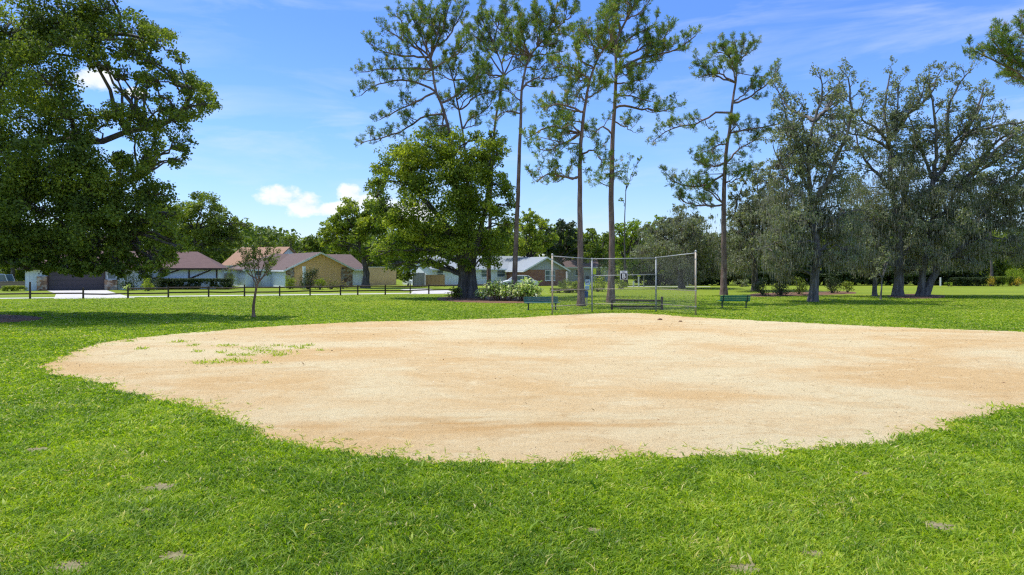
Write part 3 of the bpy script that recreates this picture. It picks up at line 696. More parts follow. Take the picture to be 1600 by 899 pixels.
LIVE = dict(len=[1.5, .8, .4], gap=[.85, .5, .36], t0=[.18, .2, .3], ang=(30, 75), up=[.12, .1, .0], curl=[.05, .0, -.04], wob=.26, rmin=.011, rmax=.07, tipn=2, tipgap=.5)
def live_oak(label, stems, limbs, Y, seed, clumps=(), bark='bark_pale', leaf='leaf_live', size=.16, S=LIVE, name='live_oak', nl=4, depth=3.0, mossn=2, twin=.6):
    rng = np.random.default_rng(seed); base = W(stems[0][0][0][0], stems[0][0][0][1], Y); base.z = 0; B = np.array(base)
    root = empty(name, base); tag(root, label, 'tree'); wood = Wood(); tips = []; SP = []
    for tr, r0 in stems:
        TP = np.array([tuple(W(a, b, Y + .3 * i * (rng.random() - .5))) for i, (a, b) in enumerate(tr)]); 
        if tr[0][1] > 440: TP[0, 2] = -.1
        TT = resample(TP, 14, rng, .03) - B; wood.tube(TT, r0, r0 * .5, 10, 1.0, flare=.4 if tr[0][1] > 440 else 0); SP.append(TT)
    SP = np.concatenate(SP)
    for lb in limbs:
        dy = rng.uniform(-1, 1) * depth; k = len(lb)
        pts = [np.array(W(a, b, Y + dy * i / (k - 1))) - B for i, (a, b) in enumerate(lb)]
        d = np.linalg.norm(SP - pts[0], axis=1)
        if d.min() < 1.5: pts[0] = SP[d.argmin()]
        P = resample(pts, 14, rng, .06); L = np.linalg.norm(np.diff(P, axis=0), axis=1).sum(); r = .04 + .017 * L
        wood.tube(P, r, r * .2, 7); grow(wood, tips, P, r, r * .3, 0, S, rng); 
        if rng.random() < twin:
            th = rng.uniform(.6, 1.2) * (1 if dy > 0 else -1); c, s_ = math.cos(th), math.sin(th)
            P2 = (P - P[0]) @ np.array([[c, s_, 0], [-s_, c, 0], [0, 0, 1]]) * rng.uniform(.6, .85) + P[0]
            wood.tube(P2, r * .8, r * .2, 6); grow(wood, tips, P2, r * .8, r * .3, 0, S, rng)
        SP = np.concatenate([SP, P])
    Q = []; tint = []; MQ = []
    P = np.array([t[0] for t in tips]); q, ix = leaves(P, size, nl, .24, rng); ct = np.clip(rng.normal(.5, .2, len(P)), 0, 1)
    Q.append(q); tint.append(np.clip(ct[ix] + rng.normal(0, .12, len(ix)), 0, 1))
    low = P[P[:, 2] < (H + (YH - 280) / F * Y)]
    if mossn and len(low): MQ.append(moss(low[rng.random(len(low)) < .6], mossn, rng, .2, .7))
    for c in clumps:
        px, py, rp = c[:3]; r = rp / F * Y
        for l in range(3):
            dy = rng.uniform(-1, 1) * depth; cc = np.array(W(px + rng.normal(0, rp * .2), py + rng.normal(0, rp * .2), Y + dy)) - B
            s0 = SP[(np.linalg.norm(SP - cc, axis=1) + np.maximum(0, SP[:, 2] - cc[2]) * 2).argmin()]
            lim = resample([s0, (s0 + cc) / 2 + np.array([0, 0, .3]), cc], 6, rng, .08); wood.tube(lim, .07, .03, 5)
            v = rng.normal(0, 1, (10, 3)); v /= np.linalg.norm(v, axis=1)[:, None]; sc = cc + v * r * rng.uniform(.3, .9, (10, 1))
            for k in range(10): wood.tube(resample([lim[-2], (lim[-2] + sc[k]) / 2 + rng.normal(0, .15, 3), sc[k]], 4), .025, .01, 4)
            dn = c[3] if len(c) > 3 else 1.0
            q, ix = leaves(sc, size, max(4, int(4.0 * dn * r * r / size ** 2 / 10)), r * .34, rng, flat=.7); Q.append(q)
            st = rng.normal(.42, .14, 10); tint.append(np.clip(st[ix] + rng.normal(0, .12, len(ix)), 0, 1))
            if mossn: MQ.append(moss(sc, int((16 if py > 280 else 4) * mossn * max(.5, r * .6)), rng,   .2, .8 if py > 280 else .4, r * .4, .028))
    wood.build('trunk', M[bark], root); quads('crown', np.concatenate(Q), M[leaf], np.concatenate(tint), root)
    if MQ:
        mq = np.concatenate(MQ); zmin = mq[:, :, 2].min(axis=1) > .9; mq = mq[zmin]
        quads('hanging_moss', mq, M['moss'], np.clip(rng.normal(.5, .22, len(mq)), 0, 1), root)['kind'] = 'stuff'
    return root

# ------------------------------------------------------------------ foreground / middle trees
# big oak at the left edge, trunk just outside the view
LEFT = [(20, 40, 60), (90, 30, 52), (160, 22, 42), (205, 48, 36), (250, 62, 30), (200, 88, 32), (60, 110, 60), (125, 70, 38), (20, 170, 70), (88, 185, 50), (10, 250, 72), (80, 262, 62),
        (122, 215, 30), (200, 178, 26, .7), (235, 128, 24, .7), (188, 112, 20, .7), (300, 138, 32), (322, 162, 22), (278, 190, 28, .75), (240, 225, 24, .8), (285, 222, 22, .7), (180, 172, 22, .7), (160, 190, 26, .8), (150, 100, 24, .8),
        (250, 165, 26, .7), (265, 120, 20, .7), (222, 150, 18, .65), (250, 200, 26, .8), (210, 205, 22, .8), (275, 250, 18, .7), (160, 60, 30), (300, 170, 24, .8), (230, 95, 24, .8), (275, 90, 16, .7), (185, 145, 14, .6), (215, 122, 16, .7),
        (132, 290, 50), (60, 330, 65), (0, 340, 68), (210, 268, 34, 1, .12), (248, 300, 30, 1, .15), (215, 340, 52, 1, .12), (130, 370, 50), (258, 352, 26, 1, .2), (200, 388, 38, 1, .12), (240, 396, 28, 1, .2), (60, 380, 40), (10, 375, 40),
        (275, 378, 18, 1, .22), (262, 405, 18, 1, .2), (235, 415, 20, 1, .15), (205, 420, 18), (180, 410, 22), (150, 408, 24), (120, 408, 22), (92, 406, 20), (60, 402, 18), (30, 400, 20), (0, 400, 22), (172, 345, 36), (150, 330, 40), (180, 300, 36), (110, 330, 40), (30, 320, 45), (285, 390, 10, 1, .2),
        (40, 410, 20, 1.3), (75, 414, 18, 1.3), (110, 416, 18, 1.3), (145, 418, 18, 1.3), (178, 420, 16, 1.3), (15, 406, 20, 1.3), (125, 424, 12, 1.2), (255, 428, 9, .9, .2), (225, 430, 10, .9), (190, 430, 9, .9), (150, 425, 9, .9), (100, 424, 9, .9), (275, 335, 14, .9, .2), (190, 255, 24, 1, .1), (230, 250, 20, 1, .1)]
OFF = [(-60, 60, 80, .7), (-60, 180, 90, .7), (-70, 300, 90, .7), (-60, 380, 60, .6), (-180, 100, 100, .5), (-190, 220, 110, .5), (-180, 330, 90, .5), (-300, 150, 90, .45), (-310, 270, 100, .45), (-60, -40, 80, .5), (60, -40, 70, .6), (150, -40, 50, .5), (-180, -20, 90, .4)]
dense_tree('oak_tree', 'huge dark green oak filling the left edge, its crown hanging over the dark garage', [(-75, 499), (-72, 420), (-60, 330), (-40, 240), (-20, 150), (0, 60)],
           LEFT + OFF, 36.0, 'leaf_oak', .145, 101, depth=5.0, r0=.75, dens=8.5, layers=2, subs=11,
           trunks2=(([(-62, 350), (0, 320), (80, 300), (150, 290), (215, 280)], .28), ([(-40, 240), (30, 225), (100, 220), (155, 222), (205, 205), (262, 195), (300, 150)], .26),
                    ([(-20, 150), (40, 90), (120, 60), (200, 55), (245, 70)], .2), ([(-60, 360), (20, 390), (100, 385), (180, 370)], .2)))
# leafy tree in front of the pale house, centre left
CEN = [(625, 245, 32), (665, 232, 36), (705, 225, 30), (750, 240, 32), (780, 235, 20), (600, 270, 26), (590, 300, 20, .7), (640, 285, 40), (690, 275, 45), (740, 285, 42), (775, 280, 26), (660, 320, 40), (715, 330, 48),
       (765, 330, 36), (700, 375, 42), (750, 375, 36), (670, 370, 34), (640, 395, 30), (665, 408, 22), (720, 400, 30), (780, 380, 26), (795, 350, 18, .7), (605, 335, 32), (620, 365, 32), (600, 392, 24), (635, 345, 30),
       (770, 405, 20), (745, 215, 14, .7), (770, 210, 10, .7), (640, 418, 14, .8), (610, 412, 14, .7), (725, 418, 16, .8)]
dense_tree('camphor_tree', 'broad yellow-green leafy tree on thick clustered trunks in the central mulch bed', [(735, 467.5), (733, 430), (728, 390), (722, 340), (712, 290), (705, 250)], CEN + [(650, 262, 30), (690, 245, 28), (735, 255, 30), (770, 255, 24), (720, 305, 36), (590, 285, 16), (790, 300, 18), (800, 320, 14, .8)], 56.0, 'leaf_bright', .19, 102,
           depth=4.5, r0=.62, dens=7.0, layers=2, subs=11, trunks2=(([(722, 466), (724, 430), (716, 390), (695, 350), (670, 320), (640, 290)], .42), ([(741, 466), (738, 420), (748, 370), (760, 320), (765, 280)], .36),
                                                                   ([(724, 400), (690, 385), (650, 375), (615, 360)], .22)))
# pines
pine('tall pine with a bushy wide top leaning left above the central leafy tree', [(729, 464), (722, 400), (713, 300), (700, 200), (690, 165), (680, 140), (676, 110), (673, 88), (683, 55), (690, 20)],
     [[(690, 182), (660, 183), (630, 205), (590, 217), (563, 223)], [(684, 140), (650, 128), (620, 126), (590, 133), (563, 150)], [(680, 112), (652, 107), (610, 108), (563, 113)],
      [(673, 90), (633, 88), (597, 80), (577, 67)], [(673, 90), (643, 63), (625, 30), (612, 22)], [(676, 85), (690, 50), (700, 20), (702, 5)], [(680, 75), (700, 60), (715, 33), (727, 10)],
      [(684, 147), (653, 157), (627, 170), (593, 187)], [(676, 100), (650, 75), (625, 60), (600, 45)], [(683, 55), (665, 30), (655, 8)], [(690, 165), (712, 150), (735, 130), (750, 115)], [(677, 115), (700, 95), (720, 80), (733, 60)],
      [(692, 190), (672, 200), (662, 215)], [(680, 100), (660, 60), (640, 20)]], 57, 201, r0=.32, extra=[(651, 120, 18, 16), (668, 105, 12, 9)])
pine('slender pine standing close behind the leaning bushy pine', [(742, 464), (734, 330), (725, 223), (717, 173), (713, 150), (708, 123), (700, 100), (692, 82)],
     [[(718, 170), (727, 167), (740, 153), (777, 140)], [(720, 195), (733, 187), (760, 170), (777, 143)], [(710, 128), (733, 122), (749, 107), (760, 95)], [(708, 123), (690, 118), (675, 112)],
      [(700, 100), (715, 80), (730, 60)], [(717, 173), (700, 160), (690, 160)], [(722, 205), (742, 195), (742, 185)], [(716, 160), (735, 140), (745, 130), (755, 118)]], 60, 202, r0=.26, extra=[(745, 128, 14, 14), (722, 135, 10, 8)])
pine('pine forking near the top between the slender pine and the tall straight one', [(763, 465), (766, 330), (773, 200), (782, 147), (787, 117), (780, 90), (768, 62), (762, 35)],
     [[(787, 117), (798, 95), (812, 62), (820, 30)], [(785, 110), (770, 95), (755, 65), (745, 35)], [(787, 105), (790, 80), (788, 35), (785, 5)], [(785, 125), (765, 118), (750, 105), (738, 85)],
      [(780, 90), (760, 70), (740, 55), (728, 48)], [(787, 117), (803, 108), (822, 102)], [(768, 62), (780, 35), (800, 10)], [(776, 180), (790, 174), (812, 178)], [(768, 62), (755, 35), (752, 8)]], 62, 203, r0=.27)
pine('tall straight brown pine rising from the mulch bed beside the variegated shrubs', [(803, 469), (806, 380), (810, 290), (813, 200), (815, 143), (822, 103), (827, 90), (840, 73), (858, 55), (880, 36)],
     [[(827, 90), (805, 70), (785, 50), (765, 28)], [(827, 90), (815, 55), (812, 20)], [(840, 73), (843, 45), (835, 12)], [(815, 137), (830, 125), (860, 122), (882, 118)], [(815, 158), (795, 143), (780, 142)],
      [(813, 182), (795, 174), (778, 185)], [(850, 62), (870, 52), (897, 58)], [(858, 55), (865, 25), (872, 4)], [(828, 92), (850, 85), (880, 80)], [(822, 103), (842, 108), (857, 92)], [(880, 36), (892, 25), (898, 10)],
      [(827, 88), (800, 85), (775, 78)], [(840, 73), (858, 70), (880, 62)], [(822, 100), (805, 90), (790, 95)]], 54, 204, r0=.30, extra=[(803, 138, 9, 8)])
pine('crooked pine with tufted left boughs behind the left half of the backstop', [(908, 480), (907, 400), (906, 297), (908, 227), (913, 173), (923, 120), (933, 95), (942, 78), (950, 62)],
     [[(912, 180), (897, 170), (870, 163), (850, 172)], [(908, 208), (893, 217), (863, 233), (843, 234)], [(908, 205), (890, 205), (860, 198), (838, 208), (826, 216)], [(920, 130), (905, 113), (890, 105), (865, 108)],
      [(918, 150), (935, 142), (945, 137)], [(926, 112), (905, 92), (898, 60)], [(936, 90), (925, 70), (914, 48)], [(942, 78), (932, 60), (936, 42)], [(942, 78), (955, 60), (947, 40)], [(922, 128), (900, 125), (885, 118)],
      [(907, 276), (890, 279), (865, 272), (845, 278), (838, 286)], [(907, 235), (925, 235), (935, 245), (943, 260)], [(907, 264), (897, 258), (896, 247)], [(915, 165), (900, 150), (885, 145)]], 45, 205, r0=.30, tuft=.27,
     extra=[(868, 165, 16, 24), (852, 178, 12, 14), (880, 182, 14, 16), (898, 115, 16, 22), (925, 60, 18, 22), (905, 60, 12, 12), (835, 212, 10, 12), (868, 205, 16, 22), (925, 140, 14, 16), (885, 200, 12, 12), (912, 100, 14, 14), (908, 250, 8, 10)])
pine('tallest open-crowned pine behind the middle of the backstop', [(954, 474.5), (956, 400), (955, 293), (958, 207), (961, 150), (963, 100), (962, 67), (972, 45), (985, 20), (995, 0), (1002, -25)],
     [[(962, 80), (985, 60), (1010, 45), (1022, 38)], [(962, 67), (950, 48), (940, 25)], [(962, 95), (985, 85), (1010, 70), (1035, 62), (1045, 45)], [(963, 104), (990, 102), (1020, 95), (1040, 82)], [(963, 100), (1005, 90), (1050, 80), (1088, 55)],
      [(961, 120), (985, 130), (1010, 122)], [(959, 172), (975, 165), (1000, 170), (1035, 173), (1055, 168)], [(961, 150), (985, 150), (1005, 156), (1018, 160)], [(958, 195), (975, 198), (990, 206)], [(958, 205), (940, 198), (925, 215), (917, 212)],
      [(961, 130), (945, 127), (932, 128)], [(972, 45), (960, 20), (950, 2)], [(978, 35), (1000, 20), (1015, 0)], [(963, 110), (980, 118), (990, 112)], [(985, 20), (975, 0), (965, -15)], [(1000, 92), (1020, 75), (1040, 60)]], 49.5, 206, r0=.33,
     extra=[(957, 262, 16, 34), (932, 281, 14, 24), (975, 262, 10, 12), (943, 270, 12, 18), (968, 275, 9, 10), (965, 55, 12, 12), (958, 30, 10, 8)])
pine('lone pine with drooping bare boughs right of the backstop behind the green bench', [(1131, 461), (1131, 400), (1131, 317), (1134, 245), (1141, 197), (1144, 164), (1150, 126), (1152, 92), (1148, 66)],
     [[(1142, 205), (1172, 202), (1201, 197), (1222, 193)], [(1143, 173), (1115, 178), (1086, 195), (1048, 202), (1019, 221)], [(1139, 221), (1120, 228), (1112, 240)], [(1144, 168), (1167, 154), (1201, 130), (1215, 108)],
      [(1150, 128), (1124, 116), (1091, 121)], [(1148, 133), (1115, 116), (1091, 92)], [(1151, 111), (1139, 87), (1115, 80)], [(1152, 102), (1167, 83), (1178, 63)], [(1150, 115), (1135, 80), (1132, 66)],
      [(1132, 279), (1100, 290), (1062, 288), (1043, 274)], [(1131, 312), (1105, 298), (1078, 284)], [(1136, 255), (1158, 231), (1191, 214)], [(1131, 317), (1110, 322), (1072, 317), (1057, 303)], [(1134, 290), (1153, 279), (1172, 269)],
      [(1145, 160), (1165, 145), (1180, 120)], [(1133, 262), (1110, 260), (1085, 250)], [(1144, 175), (1150, 195), (1160, 205)]], 63, 207, r0=.36, tuft=.32, S=dict(PINE, up=[.05, .35]),
     extra=[(1150, 72, 14, 16), (1105, 90, 10, 10), (1200, 120, 10, 10), (1130, 255, 22, 30), (1165, 250, 16, 16), (1085, 270, 14, 14)])
pine('pine outside the right edge reaching one tufted bough into the sky', [(1700, 478), (1690, 300), (1684, 180), (1678, 90), (1672, 20)],
     [[(1684, 185), (1640, 145), (1600, 122), (1570, 102), (1540, 88), (1522, 80)], [(1682, 150), (1630, 110), (1590, 95), (1570, 65), (1562, 48)], [(1678, 100), (1640, 75), (1605, 55), (1595, 40)], [(1684, 150), (1620, 118), (1575, 88), (1550, 62)],
      [(1678, 100), (1730, 80), (1770, 60)], [(1684, 180), (1740, 160), (1790, 150)], [(1675, 60), (1650, 20), (1640, -20)]], 47, 208, r0=.34, S=dict(PINE, t0=[.5, .25]), depth=.8, extra=[(1530, 80, 10, 14), (1570, 58, 12, 16), (1592, 60, 12, 14)])

# live oaks on the right
live_oak('pale-trunked live oak nearest on the right, alone before the dark shrubs', [([(1270, 472), (1273, 431), (1278, 396), (1270, 350), (1266, 300)], .33)],
         [[(1266, 300), (1262, 260), (1270, 200), (1285, 150), (1282, 115)], [(1268, 320), (1290, 290), (1310, 240), (1330, 190), (1325, 122)], [(1268, 330), (1245, 300), (1225, 270), (1208, 228)], [(1263, 262), (1245, 220), (1228, 180), (1220, 150)],
          [(1270, 200), (1300, 160), (1318, 118)], [(1275, 370), (1300, 345), (1330, 330), (1355, 330)], [(1272, 360), (1240, 345), (1200, 335)], [(1275, 385), (1235, 378), (1195, 385)], [(1277, 390), (1310, 375), (1345, 388)], [(1265, 230), (1240, 215), (1215, 200)]],
         51, 301, clumps=[(1230, 300, 34, .8), (1262, 340, 42), (1220, 360, 32), (1292, 315, 36), (1312, 365, 34), (1250, 395, 26), (1290, 250, 30, .7), (1255, 260, 28, .7), (1235, 240, 22, .6), (1300, 190, 24, .45), (1240, 205, 24, .5), (1270, 232, 30, .6), (1302, 220, 28, .6), (1322, 275, 28, .7), (1218, 262, 22, .6), (1310, 150, 16, .4), (1215, 400, 22), (1330, 395, 24), (1300, 405, 18), (1225, 420, 14)])
live_oak('twin-stemmed live oak with a long limb leaning right over red mulch', [([(1403, 462), (1405, 391), (1402, 347), (1398, 311)], .42)],
         [[(1403, 365), (1418, 350), (1440, 320), (1467, 271), (1507, 213), (1538, 138)], [(1398, 311), (1391, 276), (1391, 227), (1382, 169), (1391, 115)], [(1507, 213), (1550, 200), (1596, 191), (1640, 170)], [(1460, 285), (1463, 230), (1460, 180), (1450, 118)],
          [(1485, 245), (1480, 180), (1500, 130), (1520, 108)], [(1391, 230), (1370, 200), (1345, 185), (1352, 150)], [(1390, 225), (1420, 180), (1450, 150), (1470, 110)], [(1398, 300), (1370, 270), (1345, 240), (1335, 190)], [(1395, 290), (1425, 250), (1432, 200)],
          [(1495, 230), (1520, 190), (1535, 160), (1545, 140)], [(1391, 240), (1400, 190), (1405, 130)]],
         60, 302, clumps=[(1370, 330, 34), (1345, 375, 30), (1400, 300, 30, .7), (1432, 330, 32), (1385, 390, 22), (1395, 250, 24, .6), (1475, 210, 24, .5), (1440, 230, 26, .6), (1400, 210, 22, .5), (1360, 240, 24, .5), (1500, 240, 24, .5), (1430, 270, 26, .6), (1470, 300, 26, .6), (1530, 210, 20, .4), (1340, 300, 30, .7), (1345, 410, 20), (1375, 415, 16), (1430, 395, 24), (1330, 345, 26)])
live_oak('low live oak whose crooked bare limb reaches far to the right', [([(1444, 464), (1462, 427), (1476, 407), (1507, 385), (1538, 365), (1562, 348)], .30), ([(1437, 461), (1443, 420), (1450, 380), (1456, 340)], .32)],
         [[(1455, 345), (1480, 332), (1502, 325), (1556, 307), (1600, 285)], [(1480, 330), (1500, 290), (1540, 260), (1592, 235)], [(1455, 340), (1450, 300), (1470, 260)], [(1560, 350), (1585, 335), (1620, 330)], [(1538, 365), (1560, 330), (1590, 312)],
          [(1540, 260), (1570, 245), (1600, 250)], [(1500, 290), (1545, 235), (1580, 205), (1625, 185)], [(1556, 307), (1590, 270), (1630, 250)], [(1455, 350), (1430, 330), (1415, 310)]],
         60, 303, clumps=[(1462, 370, 34), (1500, 345, 36), (1540, 320, 32), (1580, 345, 30), (1488, 392, 22), (1560, 280, 26, .7), (1592, 380, 20, .7), (1520, 290, 26, .7), (1600, 300, 26), (1440, 385, 22), (1410, 350, 26), (1640, 330, 34, .8), (1545, 385, 24, .7), (1510, 405, 18), (1470, 405, 18), (1520, 365, 26), (1425, 410, 16), (1590, 400, 16), (1575, 235, 22, .5), (1600, 215, 22, .5), (1555, 205, 18, .4), (1600, 260, 26, .7)], size=.18)
live_oak('short grey oak stump-like between the pale oak and the twin-stemmed oak, small hanging crown', [([(1367, 462), (1366, 430), (1362, 400), (1358, 370)], .20)],
         [[(1360, 380), (1345, 350), (1335, 320)], [(1358, 370), (1370, 340), (1380, 310)]], 60, 304, clumps=[(1350, 370, 24), (1372, 360, 20)], depth=2)
live_oak('thin bare leaning sapling in front of the right-hand oaks', [([(1376, 470), (1378, 445), (1382, 425), (1390, 400)], .07)], [[(1382, 425), (1386, 405), (1380, 390)], [(1380, 435), (1372, 422), (1370, 410)]], 54, 305,
         bark='bark_pale', nl=3, depth=.8, mossn=1, S=dict(LIVE, len=[.6, .3, .2]), twin=0)
live_oak('grey moss-hung oak wall behind the right wing of the backstop', [([(1065, 450), (1062, 420), (1060, 390)], .4)], [[(1060, 390), (1030, 365), (1010, 360)], [(1060, 390), (1085, 355), (1105, 345)], [(1060, 390), (1060, 350), (1062, 335)]],
         82, 306, clumps=[(1030, 375, 26), (1060, 355, 26), (1090, 365, 28), (1050, 395, 28), (1090, 405, 26), (1020, 405, 20), (1115, 390, 24), (1120, 420, 20), (1062, 425, 22), (1000, 395, 14), (1085, 430, 18)], size=.26, depth=4, nl=5, bark='bark_oak')
live_oak('moss-hung oak behind the lone pine with a low grey crown', [([(1180, 452), (1178, 420), (1172, 380)], .4)], [[(1172, 380), (1150, 330), (1160, 290)], [(1175, 390), (1200, 340), (1205, 290)], [(1172, 380), (1185, 320), (1182, 270)]],
         74, 307, clumps=[(1165, 340, 30), (1195, 310, 26, .8), (1150, 375, 28), (1185, 370, 32), (1205, 395, 28), (1155, 410, 24), (1180, 280, 20, .6), (1210, 345, 28)], size=.24, depth=4, nl=5, bark='bark_oak')

# background trees -------------------------------------------------------------
def bg(name, label, trunk, clumps, Y, leaf, seed, size=.34, r0=.35, depth=3.5, dens=9.5, bark='bark_oak', group=None, layers=2, subs=8):
    return dense_tree(name, label, trunk, clumps, Y, leaf, size, seed, depth, 'tree', bark, r0, dens, layers, group, (), subs)[0]
bg('oak_tree', 'rounded dark green oak behind the reddish roof at left', [(300, 452), (302, 410), (306, 360)], [(280, 335, 26), (310, 325, 26), (340, 335, 24), (365, 352, 18, .8), (300, 360, 34), (340, 368, 28), (368, 375, 16, .7), (270, 365, 30), (320, 390, 24), (350, 392, 14, .7), (250, 340, 26), (385, 352, 8, .6)], 97, 'leaf_oak', 401, size=.32)
bg('oak_tree', 'small far oak showing above the ridge of the yellow house', [(455, 448), (455, 410)], [(440, 385, 12), (455, 378, 12), (470, 386, 10), (480, 388, 6)], 125, 'leaf_oak', 402, size=.4)
bg('oak_tree', 'spreading oak with a bare grey trunk at the right end of the yellow house', [(571, 450), (572, 425), (566, 400), (560, 375)], [(545, 345, 22), (572, 332, 20), (525, 362, 18), (555, 370, 24), (590, 360, 24), (510, 378, 14), (600, 385, 20), (530, 385, 12), (580, 322, 12, .8), (535, 330, 10, .7), (620, 395, 16), (600, 330, 16), (520, 350, 20), (545, 322, 18), (590, 318, 20), (612, 345, 22), (562, 395, 13), (592, 402, 16), (636, 400, 18), (505, 365, 12), (575, 350, 24), (640, 375, 20)], 84, 'leaf_bright', 403, size=.3, r0=.5)
bg('oak_tree', 'bluish green trees rising behind the brick house, right half', [(870, 450), (872, 410)], [(862, 375, 18), (880, 362, 16), (895, 378, 14), (870, 392, 16), (895, 398, 14), (852, 395, 12), (850, 365, 16), (895, 360, 12), (910, 385, 12), (875, 350, 10), (912, 405, 10)], 112, 'leaf_dark', 404, size=.4)
bg('oak_tree', 'light green oak behind the chimney of the brick house', [(825, 450), (826, 410)], [(815, 355, 18), (838, 365, 18), (820, 385, 22), (845, 388, 16), (850, 350, 12), (800, 385, 18), (832, 345, 14), (858, 375, 14), (825, 335, 10)], 100, 'leaf_bright', 405, size=.34)
bg('lime_green_tree', 'bright lime green tree seen between the tallest pine and the mossy oaks', [(978, 449), (977, 410)], [(970, 360, 14), (990, 352, 14), (1003, 365, 12), (975, 382, 18), (995, 388, 14), (985, 408, 16), (965, 405, 12), (1015, 352, 11), (1030, 345, 9), (1025, 362, 10), (960, 375, 12), (985, 370, 14), (1005, 395, 14), (975, 425, 14), (995, 420, 12), (1020, 375, 12)], 95, 'leaf_lime', 406, size=.3, dens=8)
bg('young_oak', 'thin dark young tree with a small crown, poking up right of the tallest pine', [(976, 449), (976, 400), (976, 340), (978, 300)], [(978, 285, 7, .6), (985, 245, 9, .5), (1000, 250, 6, .4), (970, 312, 5, .5), (992, 272, 6, .5)], 92, 'leaf_oak', 407, size=.22, r0=.14, depth=.8, dens=4)
bg('oak_tree', 'dark green trees left of the tallest pine above the small grey house', [(935, 449), (936, 410)], [(925, 365, 12), (945, 372, 12), (925, 385, 12), (940, 395, 14), (918, 402, 12), (945, 412, 12), (930, 372, 7, .6), (955, 390, 12)], 108, 'leaf_oak', 408, size=.36)
bg('evergreen_tree', 'dark evergreen squeezed behind the wooden box wall of the yellow house', [(638, 449), (638, 430)], [(634, 435, 9), (643, 428, 10), (632, 420, 8), (640, 412, 10)], 88, 'leaf_oak', 409, size=.26, r0=.15, depth=1)
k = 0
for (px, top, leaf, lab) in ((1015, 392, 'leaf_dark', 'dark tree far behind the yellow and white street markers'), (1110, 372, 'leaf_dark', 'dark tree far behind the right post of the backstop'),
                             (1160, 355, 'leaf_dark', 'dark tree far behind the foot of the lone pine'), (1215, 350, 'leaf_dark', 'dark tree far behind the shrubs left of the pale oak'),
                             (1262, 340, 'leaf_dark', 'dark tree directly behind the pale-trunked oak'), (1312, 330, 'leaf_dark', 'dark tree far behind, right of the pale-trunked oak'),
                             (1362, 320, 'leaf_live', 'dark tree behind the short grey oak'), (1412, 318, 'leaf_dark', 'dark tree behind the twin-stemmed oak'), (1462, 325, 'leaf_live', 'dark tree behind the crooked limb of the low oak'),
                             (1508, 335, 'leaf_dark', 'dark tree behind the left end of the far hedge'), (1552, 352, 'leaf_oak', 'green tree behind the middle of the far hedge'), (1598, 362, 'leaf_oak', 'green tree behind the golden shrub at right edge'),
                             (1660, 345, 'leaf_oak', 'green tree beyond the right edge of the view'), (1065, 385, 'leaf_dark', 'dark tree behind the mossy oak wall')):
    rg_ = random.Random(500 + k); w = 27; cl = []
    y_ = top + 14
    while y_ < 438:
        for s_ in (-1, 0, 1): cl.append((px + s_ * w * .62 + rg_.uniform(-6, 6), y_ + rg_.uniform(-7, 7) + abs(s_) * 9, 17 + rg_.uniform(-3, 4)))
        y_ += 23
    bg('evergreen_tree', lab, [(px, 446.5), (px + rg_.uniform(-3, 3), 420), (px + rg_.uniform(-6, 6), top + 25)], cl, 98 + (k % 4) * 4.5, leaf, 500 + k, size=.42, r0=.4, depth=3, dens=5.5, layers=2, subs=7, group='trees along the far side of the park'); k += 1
for i, (px, Y, s, lab) in enumerate(((20, 96, 26, 'dark tree behind the low brown fence at far left'), (120, 98, 28, 'dark tree behind the garage roof'), (210, 98, 28, 'dark tree behind the narrow garage window'),
                                     (415, 118, 12, 'low far tree left of the yellow house roof'), (500, 126, 14, 'low far tree over the apex of the yellow gable'), (545, 122, 16, 'low far tree behind the spreading oak'),
                                     (655, 106, 26, 'far tree behind the white gabled wall, left'), (715, 106, 26, 'far tree behind the clustered trunks'), (765, 108, 24, 'far tree behind the leafy tree, right side'), (905, 120, 16, 'far tree behind the crooked pine'))):
    top = 390 - s; cl = [(px + random.Random(i * 7 + j).uniform(-s, s), top + (j % 3) * s * .8, s * .75) for j in range(7)]
    bg('oak_tree', lab, [(px, YH + H * F / Y), (px, 420), (px, top + 20)], cl, Y, 'leaf_oak', 600 + i, size=.42, group='trees beyond the houses', depth=3, subs=7)
# closing wood far beyond
def far_wood():
    rng = np.random.default_rng(77); C = []; n = 520
    ang = np.linspace(R(-47), R(47), n); d = rng.uniform(140, 175, n)
    hh = 6.5 + 5 * fbm(ang * 14, ang * 0 + 3, 5, 3)
    for l in range(4): C.append(np.stack([np.sin(ang) * d + rng.normal(0, 1.5, n), np.cos(ang) * d + rng.normal(0, 3, n), hh * (l + .6) / 4], 1))
    C = np.concatenate(C); q, ix = leaves(C, 1.0, 22, 2.0, rng); st = rng.normal(.4, .15, len(C))
    tag(quads('far_wood', q, M['leaf_oak'], np.clip(st[ix] + rng.normal(0, .15, len(ix)), 0, 1)), kind='stuff')
far_wood()

